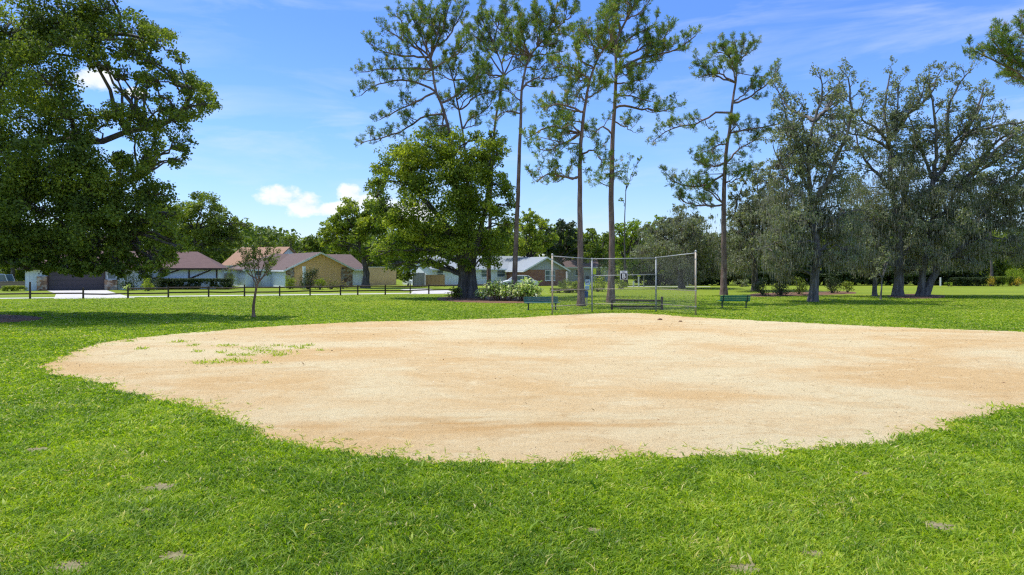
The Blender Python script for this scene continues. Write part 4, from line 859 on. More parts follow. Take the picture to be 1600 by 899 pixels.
# young crape myrtle on the lawn
def young_tree():
    Y = 35.2; rng = np.random.default_rng(71); base = W(397, 0, Y); base.z = 0; B = np.array(base); root = empty('crape_myrtle', base)
    tag(root, 'small young tree with a thin curved tan trunk alone on the open lawn', 'tree'); wood = Wood(); tips = []
    TT = resample([np.array(W(a, b, Y)) - B for a, b in ((396.5, 497), (396, 480), (398.5, 462), (401, 448), (405, 438))], 10); wood.tube(TT, .085, .05, 8, flare=.5)
    S = dict(len=[.55, .3], gap=[.34, .2], t0=[.3, .25], ang=(25, 60), up=[.25, .2], curl=[.05, 0], wob=.2, rmin=.006, rmax=.025, tipn=3, tipgap=.33)
    for lb in ([(401, 448), (394, 430), (388, 412), (384, 395)], [(402, 446), (397, 420), (396, 400), (398, 378)], [(404, 440), (410, 420), (415, 400), (418, 385)], [(405, 438), (416, 425), (424, 405), (428, 388)],
               [(404, 440), (404, 415), (406, 395), (408, 374)], [(395, 434), (386, 425), (380, 410), (378, 398)], [(403, 442), (412, 432), (420, 422), (426, 412)]):
        dy = rng.uniform(-.8, .8); P = resample([np.array(W(a, b, Y + dy * i / 3)) - B for i, (a, b) in enumerate(lb)], 9, rng, .015); P[0] = TT[np.linalg.norm(TT - P[0], axis=1).argmin()]
        wood.tube(P, .035, .01, 5); grow(wood, tips, P, .03, .01, 0, S, rng)
    P = np.array([t[0] for t in tips]); q, ix = leaves(P, .085, 4, .15, rng); ct = rng.random(len(P))
    wood.build('trunk', M['bark_tan'], root); quads('crown', q, M['leaf_oak'], np.clip(ct[ix] * .75 + rng.normal(0, .1, len(ix)), 0, 1), root)
young_tree()

# ------------------------------------------------------------------ shrubs
def shrub(name, label, px, py0, w, top, leaf, seed, size=.12, n=34, cat='shrub', box=None, group=None, asp=.7, Y=None):
    """px centre, py0 base row, w width px, top row"""
    rng = np.random.default_rng(seed); Y = Y or GY(py0); p = W(px, py0, Y); p.z = 0; root = empty(name, p); tag(root, label, cat, group)
    wm = w / F * Y; hm = (py0 - top) / F * Y; wood = Wood(); C = []
    if box: # clipped hedge
        dm = box; k = int(max(40, wm * hm * 26)); C = np.stack([rng.uniform(-wm / 2, wm / 2, k), rng.uniform(-dm / 2, dm / 2, k), rng.uniform(.15, hm * .93, k)], 1)
        ed = rng.random(k) < .6; C[ed, 2] = hm * .9
        for i in range(max(3, int(wm))): x = -wm / 2 + wm * (i + .5) / max(3, int(wm)); wood.tube([[x, 0, 0], [x + .1, .05, hm * .6]], .03, .015, 5)
        wood.tube([[-wm / 2, 0, .03], [0, 0, .03], [wm / 2, 0, .03]], .03, .03, 5)
        q, ix = leaves(C, size, int(n * 1.4), .26, rng, asp=asp)
        q[:, :, 2] = np.minimum(q[:, :, 2], hm + rng.normal(0, .02, q[:, :, 2].shape))
    else:
        k = int(max(9, wm * hm * 6)); a = rng.uniform(0, 6.28, k); rr_ = np.sqrt(rng.random(k)) * .42; z = rng.uniform(.12, .88, k)
        env = np.sqrt(np.clip(1 - (z - .4) ** 2 * 2.2, .1, 1)); C = np.stack([np.cos(a) * rr_ * wm * env, np.sin(a) * rr_ * wm * env, z * hm], 1)
        for c in C: wood.tube(resample([[c[0] * .1, c[1] * .1, 0], [c[0] * .5, c[1] * .5, c[2] * .6], c], 4), .025, .008, 4)
        q, ix = leaves(C, size, n, np.clip(hm * .26, .12, .5), rng, asp=asp)
    st = rng.normal(.5, .17, len(C)); q[:, :, 2] = np.maximum(q[:, :, 2], .01)
    wood.build('stems', M['bark_oak'], root); quads('foliage', q, M[leaf], np.clip(st[ix] + rng.normal(0, .15, len(ix)), 0, 1), root); return root
def strap_plant(name, label, px, py0, w, top, leaf, seed, L=.5, wd=.055, n=420):
    rng = np.random.default_rng(seed); p = G(px, py0); root = empty(name, p); tag(root, label, 'plant'); Y = p.y; wm = w / F * Y; hm = (py0 - top) / F * Y; wood = Wood(); Q = []; t = []
    for i in range(n // 12):
        a, r = rng.uniform(0, 6.28), math.sqrt(rng.random()) * wm * .45; b = np.array([math.cos(a) * r * .7, math.sin(a) * r * .7, 0]); h = hm * rng.uniform(.55, 1.0) * (1 - .25 * (r / (wm * .45)) ** 2)
        e = np.array([math.cos(a) * r * 1.1, math.sin(a) * r * 1.1, h]); st = resample([b, (b + e) / 2 + rng.normal(0, .04, 3), e], 6); wood.tube(st, .015, .008, 4); tt = np.clip(rng.normal(.55, .28), 0, 1)
        k = 12; q = rng.uniform(.3, 1, k); pp = np.stack([np.interp(q, np.linspace(0, 1, 6), st[:, j]) for j in range(3)], 1)
        d = rng.normal(0, 1, (k, 3)); d[:, 2] = rng.uniform(-.1, .8, k); d /= np.linalg.norm(d, axis=1)[:, None]
        Ls = L * rng.uniform(.6, 1.1, k); s = np.cross(d, np.array([0, 0, 1.0])); s /= np.linalg.norm(s, axis=1)[:, None] + 1e-9; s *= wd
        m = pp + d * Ls[:, None] * .55; tip = pp + d * Ls[:, None] - np.array([0, 0, 1]) * (Ls * .35)[:, None]
        q1 = np.stack([pp - s * .3, pp + s * .3, m + s, m - s], 1); q2 = np.stack([m - s, m + s, tip + s * .1, tip - s * .1], 1); Q += [q1, q2]; v = np.clip(tt + rng.normal(0, .18, k), 0, 1); t += [v, v]
    wood.build('stems', M['bark_tan'], root); quads('foliage', np.concatenate(Q), M[leaf], np.concatenate(t), root); return root
strap_plant('ginger_plant', 'variegated strap-leaf clump left of the tall straight pine', 782, 470.5, 50, 433, 'leaf_variegated', 801, n=760)
strap_plant('ginger_plant', 'variegated strap-leaf clump right of the tall straight pine', 824, 471.5, 52, 433, 'leaf_variegated', 802, n=760)
strap_plant('ginger_plant', 'small pale strap-leaf clump between the clustered trunks and the dark slim trunk', 752, 469, 16, 448, 'leaf_variegated', 803, n=150)
strap_plant('ginger_plant', 'low dark leafy plant at the left foot of the clustered trunks', 712, 468.5, 26, 446, 'leaf_oak', 804, n=240)
S_ = shrub
S_('shrub', 'tall dark rounded shrub before the ochre gable', 482, 452.5, 32, 417, 'leaf_dark', 811)
S_('shrub', 'round bright green shrub by the pale corner post', 453, 452, 22, 431, 'leaf_bright', 812)
S_('shrub', 'yellow-green shrub right of the tall dark shrub', 500, 453, 18, 434, 'leaf_bright', 813)
S_('shrub', 'loose reddish shrub under the ochre gable', 517, 452.5, 28, 431, 'leaf_red', 814, n=14)
S_('shrub', 'low straggly shrub before the stone-faced corner', 536, 452, 18, 438, 'leaf_red', 815, n=9)
S_('clipped_hedge', 'long clipped dark hedge in front of the half-timbered wall', 303, 452.6, 112, 435.5, 'leaf_dark', 816, box=1.0, cat='hedge')
S_('shrub', 'round-topped clipped shrub left of the long hedge', 232, 455, 24, 435, 'leaf_bright', 817)
S_('shrub', 'dark shrub under the oak right of the stone pillar with the narrow window', 200, 454, 34, 424, 'leaf_dark', 840)
S_('shrub', 'dark shrub behind the round-topped clipped shrub', 238, 453.2, 38, 424, 'leaf_dark', 841)
S_('shrub', 'small pale flowering plant beside the round clipped shrub', 199, 455, 14, 445, 'leaf_variegated', 818, n=8)
S_('clipped_hedge', 'short low clipped hedge before the brown fence at far left', 21, 455.3, 30, 447, 'leaf_bright', 819, box=.8, cat='hedge')
S_('shrub', 'leafy shrub between the grey picket fence and the long hedge', 361, 452, 18, 412, 'leaf_oak', 820, n=12)
S_('shrub', 'grey-green bushy shrub right of the brick house', 884, 453, 30, 436, 'leaf_oak', 821)
S_('shrub', 'bright green shrub touching the crooked pine on its left', 903, 453, 16, 440, 'leaf_bright', 822)
S_('clipped_hedge', 'low brown-green hedge behind the left wing of the backstop', 890, 458, 56, 451, 'leaf_red', 823, box=.8, cat='hedge')
S_('shrub', 'yellow-green bush between the two pines behind the backstop', 934, 456, 26, 433, 'leaf_bright', 824)
S_('shrub', 'spiky dark bush right of the tallest pine', 970, 452, 30, 436, 'leaf_oak', 825)
S_('shrub', 'tall golden-green bush beside the yellow street sign', 943, 452, 16, 416, 'leaf_lime', 826, n=9)
S_('shrub', 'low pale-flowered dark shrub in the right-hand bed, left end', 1192, 463, 28, 436, 'leaf_dark', 827)
S_('shrub', 'broad dark shrub in the middle of the right-hand bed', 1220, 462.5, 34, 430, 'leaf_dark', 828)
S_('shrub', 'dark shrub just left of the pale-trunked oak', 1248, 461, 24, 434, 'leaf_oak', 829)
S_('shrub', 'dark shrub just right of the pale-trunked oak', 1300, 459, 34, 433, 'leaf_dark', 830)
S_('shrub', 'small dark shrub at the right end of the right-hand bed', 1324, 458, 18, 440, 'leaf_oak', 831)
S_('shrub', 'grey-green bush right of the lone pine foot', 1158, 448.5, 26, 436, 'leaf_live', 832)
S_('clipped_hedge', 'clipped dark hedge under the far trees at right', 1520, 447.4, 64, 434, 'leaf_dark', 833, box=1.2, cat='hedge')
S_('clipped_hedge', 'lighter clipped hedge before the golden shrubs', 1566, 447.4, 30, 432.5, 'leaf_oak', 834, box=1.2, cat='hedge')
S_('shrub', 'yellow-green rounded bush above the golden shrub at the right edge', 1586, 446.6, 30, 418, 'leaf_lime', 835, Y=96)
S_('shrub', 'golden orange shrub at the right edge', 1590, 447.6, 26, 433, 'leaf_gold', 836, n=22)
S_('shrub', 'small golden shrub behind the slim far trunk', 1547, 447.8, 12, 431, 'leaf_gold', 837, n=22)
S_('shrub', 'small lime plant beside the white marker post', 1482, 447.8, 12, 441, 'leaf_lime', 838)
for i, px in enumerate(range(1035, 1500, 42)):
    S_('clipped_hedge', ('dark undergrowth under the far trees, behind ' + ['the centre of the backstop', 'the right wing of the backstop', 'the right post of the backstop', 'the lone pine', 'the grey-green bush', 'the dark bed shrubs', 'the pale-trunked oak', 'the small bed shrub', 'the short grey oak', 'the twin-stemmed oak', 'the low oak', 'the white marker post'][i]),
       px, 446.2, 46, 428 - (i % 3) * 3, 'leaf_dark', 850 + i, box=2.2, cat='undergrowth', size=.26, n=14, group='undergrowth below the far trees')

# ------------------------------------------------------------------ houses
def roof_gable(root, x0, x1, y0, y1, ze, zr, mat, ax='x', ov=.4, th=.14, hipL=0, hipR=0, fascia=None, zo=0.0):
    """ridge along ax; hips optional (ridge pulled in by hipL / hipR)"""
    m = MB()
    if ax == 'x':
        a0, a1, b0, b1 = x0 - ov, x1 + ov, y0 - ov, y1 + ov; bm_ = (b0 + b1) / 2; P = lambda a, b, z: (a, b, z + zo)
    else:
        a0, a1, b0, b1 = y0 - ov, y1 + ov, x0 - ov, x1 + ov; bm_ = (b0 + b1) / 2; P = lambda a, b, z: (b, a, z + zo)
    half = (b1 - b0) / 2; ze2 = ze - (zr - ze) / (half - ov) * ov
    r0, r1 = a0 + hipL, a1 - hipR
    m.slab([P(a0, b0, ze2), P(a1, b0, ze2), P(r1, bm_, zr), P(r0, bm_, zr)], th); m.slab([P(a1, b1, ze2), P(a0, b1, ze2), P(r0, bm_, zr), P(r1, bm_, zr)], th)
    if hipL: m.slab([P(a0, b1, ze2), P(a0, b0, ze2), P(r0, bm_, zr)], th)
    if hipR: m.slab([P(a1, b0, ze2), P(a1, b1, ze2), P(r1, bm_, zr)], th)
    o = m.build('roof', mat, root)
    if fascia:
        f = MB(); e = .025
        if ax == 'y':
            for (p, q) in (((b0, ze2), (bm_, zr)), ((bm_, zr), (b1, ze2))):
                f.add([(p[0], a0 - e, p[1] + .01), (q[0], a0 - e, q[1] + .01), (q[0], a0 - e, q[1] - .22), (p[0], a0 - e, p[1] - .22), (p[0], a0 - .001, p[1] + .01), (q[0], a0 - .001, q[1] + .01), (q[0], a0 - .001, q[1] - .22), (p[0], a0 - .001, p[1] - .22)],
                      [(0, 1, 2, 3), (4, 7, 6, 5), (0, 4, 5, 1), (1, 5, 6, 2), (2, 6, 7, 3), (3, 7, 4, 0)])
            f.b2(b0 - e, b0 + .02, a0, a1, ze2 - .2, ze2 - .02)
        else: f.b2(a0, a1, b0 - e, b0 - .002, ze2 - .2, ze2 + .0)
        f.build('fascia', fascia, root)
    return o
def window(root, x, z, w, h, y=-.0, face='y', two=False, cross=False):
    fr = MB(); t = .07; y0 = y - .05
    fr.b2(x - w / 2, x + w / 2, y0, y - .004, z - t, z); fr.b2(x - w / 2, x + w / 2, y0, y - .004, z + h, z + h + t)
    fr.b2(x - w / 2 - t, x - w / 2, y0, y - .004, z - t, z + h + t); fr.b2(x + w / 2, x + w / 2 + t, y0, y - .004, z - t, z + h + t)
    if two: fr.b2(x - .06, x + .06, y0, y - .004, z, z + h)
    if cross: fr.b2(x - w / 2, x + w / 2, y0 + .004, y - .004, z + h * .48, z + h * .53)
    o = fr.build('window', M['white_paint'], root); g_ = MB(); g_.b2(x - w / 2, x + w / 2, y - .02, y - .006, z, z + h); g_.build('pane', M['glass'], o)
    s = MB(); s.b2(x - w / 2 - .1, x + w / 2 + .1, y - .1, y0 - .002, z - t - .05, z - t); s.build('sill', M['white_paint'], o)

# yellow gabled house
th = R(35); h3 = empty('yellow_house', (-27.4, 83, 0), th)
tag(h3, 'single-storey house with an ochre gable, white fascia and brown shingle roof', 'house')
m = MB(); m.prism([(0, 0), (8.3, 0), (8.3, 2.42), (4.15, 4.36), (0, 2.42)], 'y', 0, 7.0); m.build('gable_wall', M['ochre'], h3)
m = MB(); m.b2(-3.2, 12.6, 6.5, 17.9, 0, 2.45); m.build('main_wall', M['blue_white'], h3)
m = MB(); m.b2(-.06, -.003, .0, 6.5, 0, 2.4); m.build('side_cladding', M['blue_white'], h3)
m = MB(); m.b2(6.9, 8.34, -.09, -.004, 0, 2.5); m.b2(8.304, 8.39, -.09, 1.2, 0, 2.4); m.build('stone_facing', M['stone'], h3)
m = MB(); m.b2(-.1, .9, -.10, -.004, .3, 2.5); m.build('stone_facing', M['stone'], h3)
m = MB(); m.b2(12.6, 17.5, 6.2, 6.45, 0, 2.5); m.b2(17.3, 17.5, 6.45, 12, 0, 2.5); m.build('side_wing', M['tan_wall'], h3)
m = MB(); m.b2(12.5, 17.6, 6.1, 6.55, 2.5, 2.58); m.build('coping', M['sign_white'], h3)
m = MB(); m.b2(1.55, 1.85, -1.5, -1.25, 0, 2.65); m.build('corner_post', M['blue_white'], h3)
roof_gable(h3, -3.2, 12.6, 6.5, 17.9, 2.42, 4.40, M['roof_brown'], 'x', .45, hipL=5.7, fascia=M['white_paint'])
roof_gable(h3, 0, 8.3, 0, 11.5, 2.42, 4.42, M['roof_brown'], 'y', .45, fascia=M['white_paint'], zo=.012)
window(h3, -1.6, 1.5, .7, .8, 6.5)
m = MB(); m.b2(-2.3, -1.5, 5.7, 6.3, 0, 1.0); m.build('air_conditioner', M['galv'], h3, bevel=.03)
m = MB(); m.b2(9.2, 10.1, 6.44, 6.497, 0, 2.05); d_ = m.build('door', M['white_paint'], h3); m = MB(); m.tube([(9.95, 6.40, 1.0), (9.95, 6.44, 1.0)], .03, 8); m.build('handle', M['galv'], d_)

# half-timbered house with the dark garage
h1 = empty('half_timbered_house', (-51.5, 74, 0), R(18.6)); tag(h1, 'low white half-timbered house with a wide dark garage door and reddish hip roof', 'house')
m = MB(); m.b2(-1.2, 18.0, .4, 10.5, 0, 2.62); m.build('wall', M['blue_white'], h1)
m = MB(); m.b2(1.05, 6.35, .25, .39, 0.02, 2.25); m.build('garage_door', M['garage'], h1)
m = MB(); m.b2(.95, 1.05, .15, .385, 0, 2.4); m.b2(6.35, 6.45, .15, .385, 0, 2.4); m.b2(.95, 6.45, .15, .385, 2.26, 2.4); m.build('garage_frame', M['trim_dark'], h1)
for a, b in ((.0, .94), (6.46, 7.7)): m = MB(); m.b2(a, b, -.05, .385, 0, 1.15 if a else 1.55); m.build('stone_pillar', M['stone'], h1)
m = MB(); m.box((13.2, .36, 2.5), (9.6, .07, .18)); m.b2(17.85, 18.03, .32, .395, 0, 2.4); m.b2(14.9, 15.05, .32, .395, 0, 2.4); m.b2(10.9, 11.05, .32, .395, 0, 2.4)
m.box((16.45, .35, 1.85), (2.95, .06, .15), ry=-R(24)); m.box((12.9, .35, 1.85), (3.7, .06, .15), ry=-R(20)); m.build('timber_frame', M['trim_dark'], h1)
window(h1, 7.1, 1.25, .75, 1.15, .39)
roof_gable(h1, -1.2, 18.0, .4, 10.5, 2.64, 4.45, M['roof_red'], 'x', .55, hipL=4, hipR=3.2, fascia=M['trim_dark'])

# grey and brick house
h4 = empty('brick_house', (1.72, 92, 0), R(30)); tag(h4, 'brick and grey-sided house with a pale grey roof behind the variegated plants', 'house')
m = MB(); m.b2(0, 6.7, 0, 6, 0, 2.2); m.build('brick_wall', M['brick'], h4)
m = MB(); m.prism([(0, 2.202), (6.7, 2.202), (6.7, 2.25), (3.35, 3.85), (0, 2.25)], 'y', 0.0, 6); m.build('gable_siding', M['grey_siding'], h4)
m = MB(); m.b2(-11.3, 6.7, 5.0, 16, 0, 2.45); m.build('side_wall', M['blue_white'], h4)
m = MB(); m.prism([(5.0, 2.45), (16, 2.45), (10.5, 4.2)], 'x', -11.3, -11.1); m.build('end_gable', M['blue_white'], h4)
roof_gable(h4, -11.3, 6.7, 5.0, 16, 2.45, 4.2, M['roof_grey'], 'x', .4, fascia=M['white_paint'])
roof_gable(h4, 0, 6.7, 0, 10, 2.3, 3.95, M['roof_grey'], 'y', .45, fascia=M['white_paint'], zo=.013)
m = MB(); m.b2(-5.2, -4.2, 9.2, 10.2, 3.6, 5.0); m.build('chimney', M['brick'], h4)
window(h4, 4.05, .75, 1.5, 1.3, 0, two=True, cross=True)
window(h4, -10.2, 1.2, .85, 1.0, 5.0, cross=True); window(h4, -.9, 1.2, 1.2, 1.0, 5.0, cross=True); window(h4, -3.4, 1.2, 1.2, 1.0, 5.0, cross=True)

# far house with the tan roof
h2 = empty('tan_roofed_house', (-44.0, 104, 0), R(-22)); tag(h2, 'far white house with a steep tan tiled roof behind the young tree', 'house')
m = MB(); m.prism([(0, 0), (8, 0), (8, 3.0), (4, 5.6), (0, 3.0)], 'x', 0, 9); m.build('wall', M['blue_white'], h2)
roof_gable(h2, 0, 9, 0, 8, 3.0, 5.65, M['roof_tan'], 'x', .3, fascia=M['white_paint']); window(h2, 3, 1.2, 1.0, 1.0, 0)
h6 = empty('grey_house', (9.6, 118, 0), R(10)); tag(h6, 'tiny far grey house seen between the two pines behind the backstop', 'house')
m = MB(); m.b2(0, 8, 0, 7, 0, 2.7); m.build('wall', M['grey_siding'], h6); roof_gable(h6, 0, 8, 0, 7, 2.7, 4.1, M['roof_brown'], 'x', .4, fascia=M['white_paint']); window(h6, 2, 1.1, 1.2, 1, 0); window(h6, 5.5, 1.1, 1.2, 1, 0)

# yard fences
def board_fence(name, label, p0, p1, h, mat, gate=None):
    p0, p1 = Vector(p0), Vector(p1); d = p1 - p0; L = d.length; root = empty(name, p0, math.atan2(d.y, d.x)); tag(root, label, 'fence')
    m = MB(); m.b2(0, L, -.02, .02, .06, h); m.build('board_panel', mat, root)
    n = max(2, int(L / 2.2))
    for i in range(n + 1): m = MB(); m.b2(L * i / n - .05, L * i / n + .05, .022, .12, 0, h + .05); m.build('post', mat, root)
    return root
board_fence('picket_fence', 'weathered grey board fence behind the long hedge, left of the pale side wall', G(338, 447.5), G(384, 446.8), 1.75, M['wood_grey'])
board_fence('board_fence', 'orange-brown board fence left of the white wall with the small window', G(665, 448.2), G(694, 448.4), 1.55, M['wood_orange'])
board_fence('picket_fence', 'dark grey gate-like fence right of the dark evergreen', G(646, 448.6), G(663.5, 448.2), 1.8, M['wood_grey'])
board_fence('board_fence', 'low brown board fence at the far left edge behind the short hedge', G(-70, 453), G(42, 453), .95, M['wood_brown'])
w_ = empty('garden_wall', G(42.5, 452.8), R(15)); tag(w_, 'pale blue wall stub beside the stone pillar at far left', 'wall')
m = MB(); m.b2(0, 1.25, 0, .25, 0, 2.15); m.build('wall', M['blue_white'], w_); m = MB(); m.b2(-.05, 1.3, -.05, .3, 2.15, 2.25); m.build('coping', M['blue_white'], w_)

# ------------------------------------------------------------------ rail fence along the sidewalk
rf = empty('rail_fence', G(47, 467)); tag(rf, 'long dark two-rail wooden fence between the lawn and the sidewalk', 'fence'); O = rf.location.copy()
POSTS = [(-110, 466.5), (-30, 467.3), (47, 467.2), (130, 466.8), (200, 466.2), (263, 465), (326, 464.3), (382, 463.7), (437, 463), (484.5, 462.2), (532, 461.7), (559, 461.4), (602, 460.9), (670, 459.6), (716, 459), (760, 458.2)]
PP = []
for i, (px, py) in enumerate(POSTS):
    p = G(px, py) - O; PP.append(p); h = 1.38 if px == 47 else (1.05 if px == 382 else .92)
    m = MB(); m.box((p.x, p.y, h / 2), (.13, .13, h), rz=.32, taper=.9); m.build('post', M['wood_dark'], rf, bevel=.015)
for i in range(len(PP) - 1):
    a, b = PP[i], PP[i + 1]; sg = Vector((0, 0, -.05 if i % 3 == 0 else .0)); rn = random.Random(i)
    za, zb = .40 + rn.uniform(-.04, .04), .40 + rn.uniform(-.04, .04)
    zs = [(za, zb)] if i < 4 else [(za, zb), (.80 + rn.uniform(-.03, .03), .80 + rn.uniform(-.03, .03))]
    for q0, q1 in zs: m = MB(); m.tube([a + Vector((0, -.02, q0)), (a + b) / 2 + Vector((0, -.02, (q0 + q1) / 2)) + sg, b + Vector((0, -.02, q1))], .06, 8); m.build('rail', M['wood_dark'], rf)
mbx = empty('mailbox', G(641, 459.3)); tag(mbx, 'pale round-topped mailbox on a dark post by the curved driveway', 'mailbox')
m = MB(); m.box((0, 0, .5), (.1, .1, 1.0)); m.build('post', M['wood_dark'], mbx)
m = MB(); m.prism([(-.16, 1.0), (.16, 1.0), (.16, 1.15)] + [(.16 * math.cos(a), 1.15 + .13 * math.sin(a)) for a in (R(30), R(60), R(90), R(120), R(150))] + [(-.16, 1.15)], 'y', -.28, .28); m.build('box', M['sign_white'], mbx)

# ------------------------------------------------------------------ backstop
bs = empty('backstop', (0, 0, 0)); tag(bs, 'tall three-panel chain-link backstop behind home plate', 'backstop')
A = [Vector(((863 - CX) / F * 37.0, 37.0, 0)), Vector(((925 - CX) / F * 39.4, 39.4, 0)), Vector(((1025 - CX) / F * 39.6, 39.6, 0)), Vector(((1087 - CX) / F * 36.5, 36.5, 0))]
TOPH = [3.27, 3.06, 3.12, 3.44]; bs.location = A[1]; A = [a - bs.location for a in A]
for a, h, mt in zip(A, TOPH, ('galv_warm', 'galv', 'galv', 'galv_warm')):
    m = MB(); m.tube([a, a + Vector((0, 0, h - .04))], .048, 10); m.add([], []); p = m.build('post', M[mt], bs, smooth=True)
    m = MB(); m.tube([a + Vector((0, 0, h - .04)), a + Vector((0, 0, h)), a + Vector((0, 0, h + .05))], [.058, .058, .02], 10); m.build('cap', M['galv'], p)
    for z in (.47, 1.32, 2.1, 3.0): m = MB(); m.tube([a + Vector((0, 0, z - .03)), a + Vector((0, 0, z + .03))], .056, 10); m.build('clamp', M['galv'], p)
for i in range(3):
    a, b = A[i], A[i + 1]; ta = (3.18, 3.05, 3.06, 3.4)[i]; tb = (3.05, 3.06, 3.04, 3.36)[i]
    if i == 0: ta, tb = 3.17, 3.05
    if i == 1: ta, tb = 3.05, 3.10
    if i == 2: ta, tb = 3.13, 3.33
    rails = [(ta, tb, .024), (1.31, 1.31, .02), (.45, .45, .02)] + ([(2.07, 2.16, .022)] if i == 1 else [])
    for z0, z1, r in rails: m = MB(); m.tube([a + Vector((0, 0, z0)), b + Vector((0, 0, z1))], r, 8); m.build('rail', M['galv_warm' if z0 < 2 else 'galv'], bs, smooth=True)
    # diamond wire mesh
    L = (b - a).length; e = (b - a) / L; n = e.cross(Vector((0, 0, 1))); m = MB(); z0 = .1; pitch = .075
    def wire(s0, zz0, s1, zz1, off):
        r_ = .0025; p = a + e * s0 + Vector((0, 0, zz0)) + n * off; q = a + e * s1 + Vector((0, 0, zz1)) + n * off; d = (q - p).normalized(); u = d.cross(n).normalized() * r_; w = n * r_
        m.add([p - u, p + w, p + u, p - w, q - u, q + w, q + u, q - w], [(0, 1, 5, 4), (1, 2, 6, 5), (2, 3, 7, 6), (3, 0, 4, 7)])
    c = -3.6
    while c < L:
        for sgn in (1, -1):
            # line s = c + (z - z0) (sgn=1) or mirrored; clipped to the panel
            zt = lambda s: ta + (tb - ta) * s / L + .06
            pts = []
            zz = z0
            s_lo = max(c, 0); zlo = z0 + (s_lo - c); s_hi = c; 
            # walk up until leaving
            s_hi = min(L, c + (min(ta, tb) + .05 - z0)); zhi = z0 + (s_hi - c)
            if s_hi - s_lo > .02 and zlo < min(ta, tb):
                if sgn == 1: wire(s_lo, zlo, s_hi, zhi, .03)
                else: wire(L - s_lo, zlo, L - s_hi, zhi, .036)
        c += pitch
    m.build('wire_mesh', M['wire'], bs)
def text_mesh(txt, size, mat, parent, loc, rot):
    cu = bpy.data.curves.new('lettering', 'FONT'); cu.body = txt; cu.size = size; cu.align_x = 'CENTER'; cu.align_y = 'CENTER'; cu.extrude = .002; cu.offset = size * .02
    o = bpy.data.objects.new('tmp', cu); COL.objects.link(o); bpy.context.view_layer.update()
    me = bpy.data.meshes.new_from_object(o); bpy.data.objects.remove(o); me.materials.append(mat)
    t = bpy.data.objects.new('lettering', me); COL.objects.link(t); t.parent = parent; t.location = loc; t.rotation_euler = rot; return t
sp_ = W(974.5, 430.5, 39.4); sg = empty('field_sign', sp_); tag(sg, 'black and white sign with a large letter B hung on the backstop middle rail', 'sign')
m = MB(); m.box((0, 0, 0), (.42, .012, .52)); m.build('panel', M['sign_white'], sg, bevel=.004)
m = MB(); m.box((0, -.010, -.06), (.35, .006, .36)); m.build('dark_field', M['black'], sg)
text_mesh('B', .38, M['sign_white'], sg, (0, -.018, -.06), (R(90), 0, 0)); text_mesh('FIELD', .085, M['black'], sg, (0, -.010, .19), (R(90), 0, 0))

# timber player bench behind the backstop
wb = empty('timber_rail_bench', W(995, 487, 41.2).xy.to_3d()); tag(wb, 'dark low timber rail and plank seat right behind the backstop centre', 'bench')
for x, h in ((-1.50, .62), (1.52, .80)): m = MB(); m.box((x, 0, h / 2), (.13, .13, h)); m.build('post', M['wood_dark'], wb, bevel=.012)
m = MB(); m.tube([(-1.5, 0, .60), (0, 0, .57), (1.52, 0, .56)], .055, 8); m.build('top_rail', M['wood_dark'], wb)
m = MB(); m.box((0, -.05, .22), (2.95, .10, .09)); m.build('lower_rail', M['wood_dark'], wb)
m = MB(); m.box((.15, -.22, .12), (2.5, .22, .05)); m.build('plank', surf('grey_plank', (.20, .17, .13), (.12, .10, .08), 5, .9, .3), wb)

# ------------------------------------------------------------------ park benches
def bench(loc, rz, slat, label, length=1.9):
    root = empty('park_bench', loc, rz); tag(root, label, 'bench', 'park benches by the infield')
    # faces -y ; back at +y
    for i in range(3): m = MB(); m.box((0, .20 + i * .035, .50 + i * .115), (length, .035, .10), rx=R(-12)); m.build('back_slat', slat, root, bevel=.008)
    for i in range(4): m = MB(); m.box((0, -.22 + i * .115, .43), (length, .10, .035)); m.build('seat_slat', slat, root, bevel=.008)
    for sx in (-1, 1):
        x = sx * length * .40
        m = MB(); m.box((x, -.04, .405), (.05, .46, .03)); m.box((x, .265, .58), (.05, .03, .46), rx=R(-12)); m.build('bracket', M['iron_dark'], root)
        m = MB(); m.box((x, 0, .195), (.065, .065, .40)); m.box((x, 0, .012), (.2, .2, .024)); m.build('leg', M['iron_dark'], root)
    return root
bench(W(1147, 481, 43.3).xy.to_3d(), R(180), M['bench_green'], 'clean dark green slatted bench facing away on the open lawn, right of the backstop')
bench(W(847, 484, 41.2).xy.to_3d(), R(14), M['bench_worn'], 'worn grey-green bench partly behind the left post of the backstop', 2.15)

# ------------------------------------------------------------------ pet waste station beside the crooked pine
pw = empty('pet_waste_station', W(917, 478, 45.6).xy.to_3d()); tag(pw, 'pet waste post with pale blue sign, dispenser and dark bin beside the crooked pine', 'waste station')
m = MB(); m.tube([(0, 0, 0), (0, 0, 1.95)], .03, 8); m.build('post', M['galv'], pw)
m = MB(); m.box((.03, -.04, 1.88), (.24, .01, .2)); m.build('header_plate', M['iron_dark'], pw)
m = MB(); m.box((.05, -.045, 1.57), (.34, .012, .36)); s1 = m.build('sign_panel', M['sky_blue'], pw, bevel=.003)
m = MB(); m.tube([(.05, -.053, 1.58), (.05, -.057, 1.58)], .13, 20); m.build('disc', M['sign_white'], s1)
m = MB(); m.box((.04, -.061, 1.58), (.12, .004, .06)); m.box((.10, -.061, 1.63), (.05, .004, .06)); m.box((-.01, -.061, 1.53), (.02, .004, .07)); m.box((.08, -.061, 1.53), (.02, .004, .07)); m.build('dog_mark', M['sign_blue'], s1)
m = MB(); m.box((0, -.11, 1.18), (.28, .16, .30)); m.build('dispenser', M['sky_blue'], pw, bevel=.015)
m = MB(); m.tube([(-.06, -.12, .55), (-.06, -.12, .95)], [.12, .15], 12); m.build('bin', M['sign_blue'], pw)

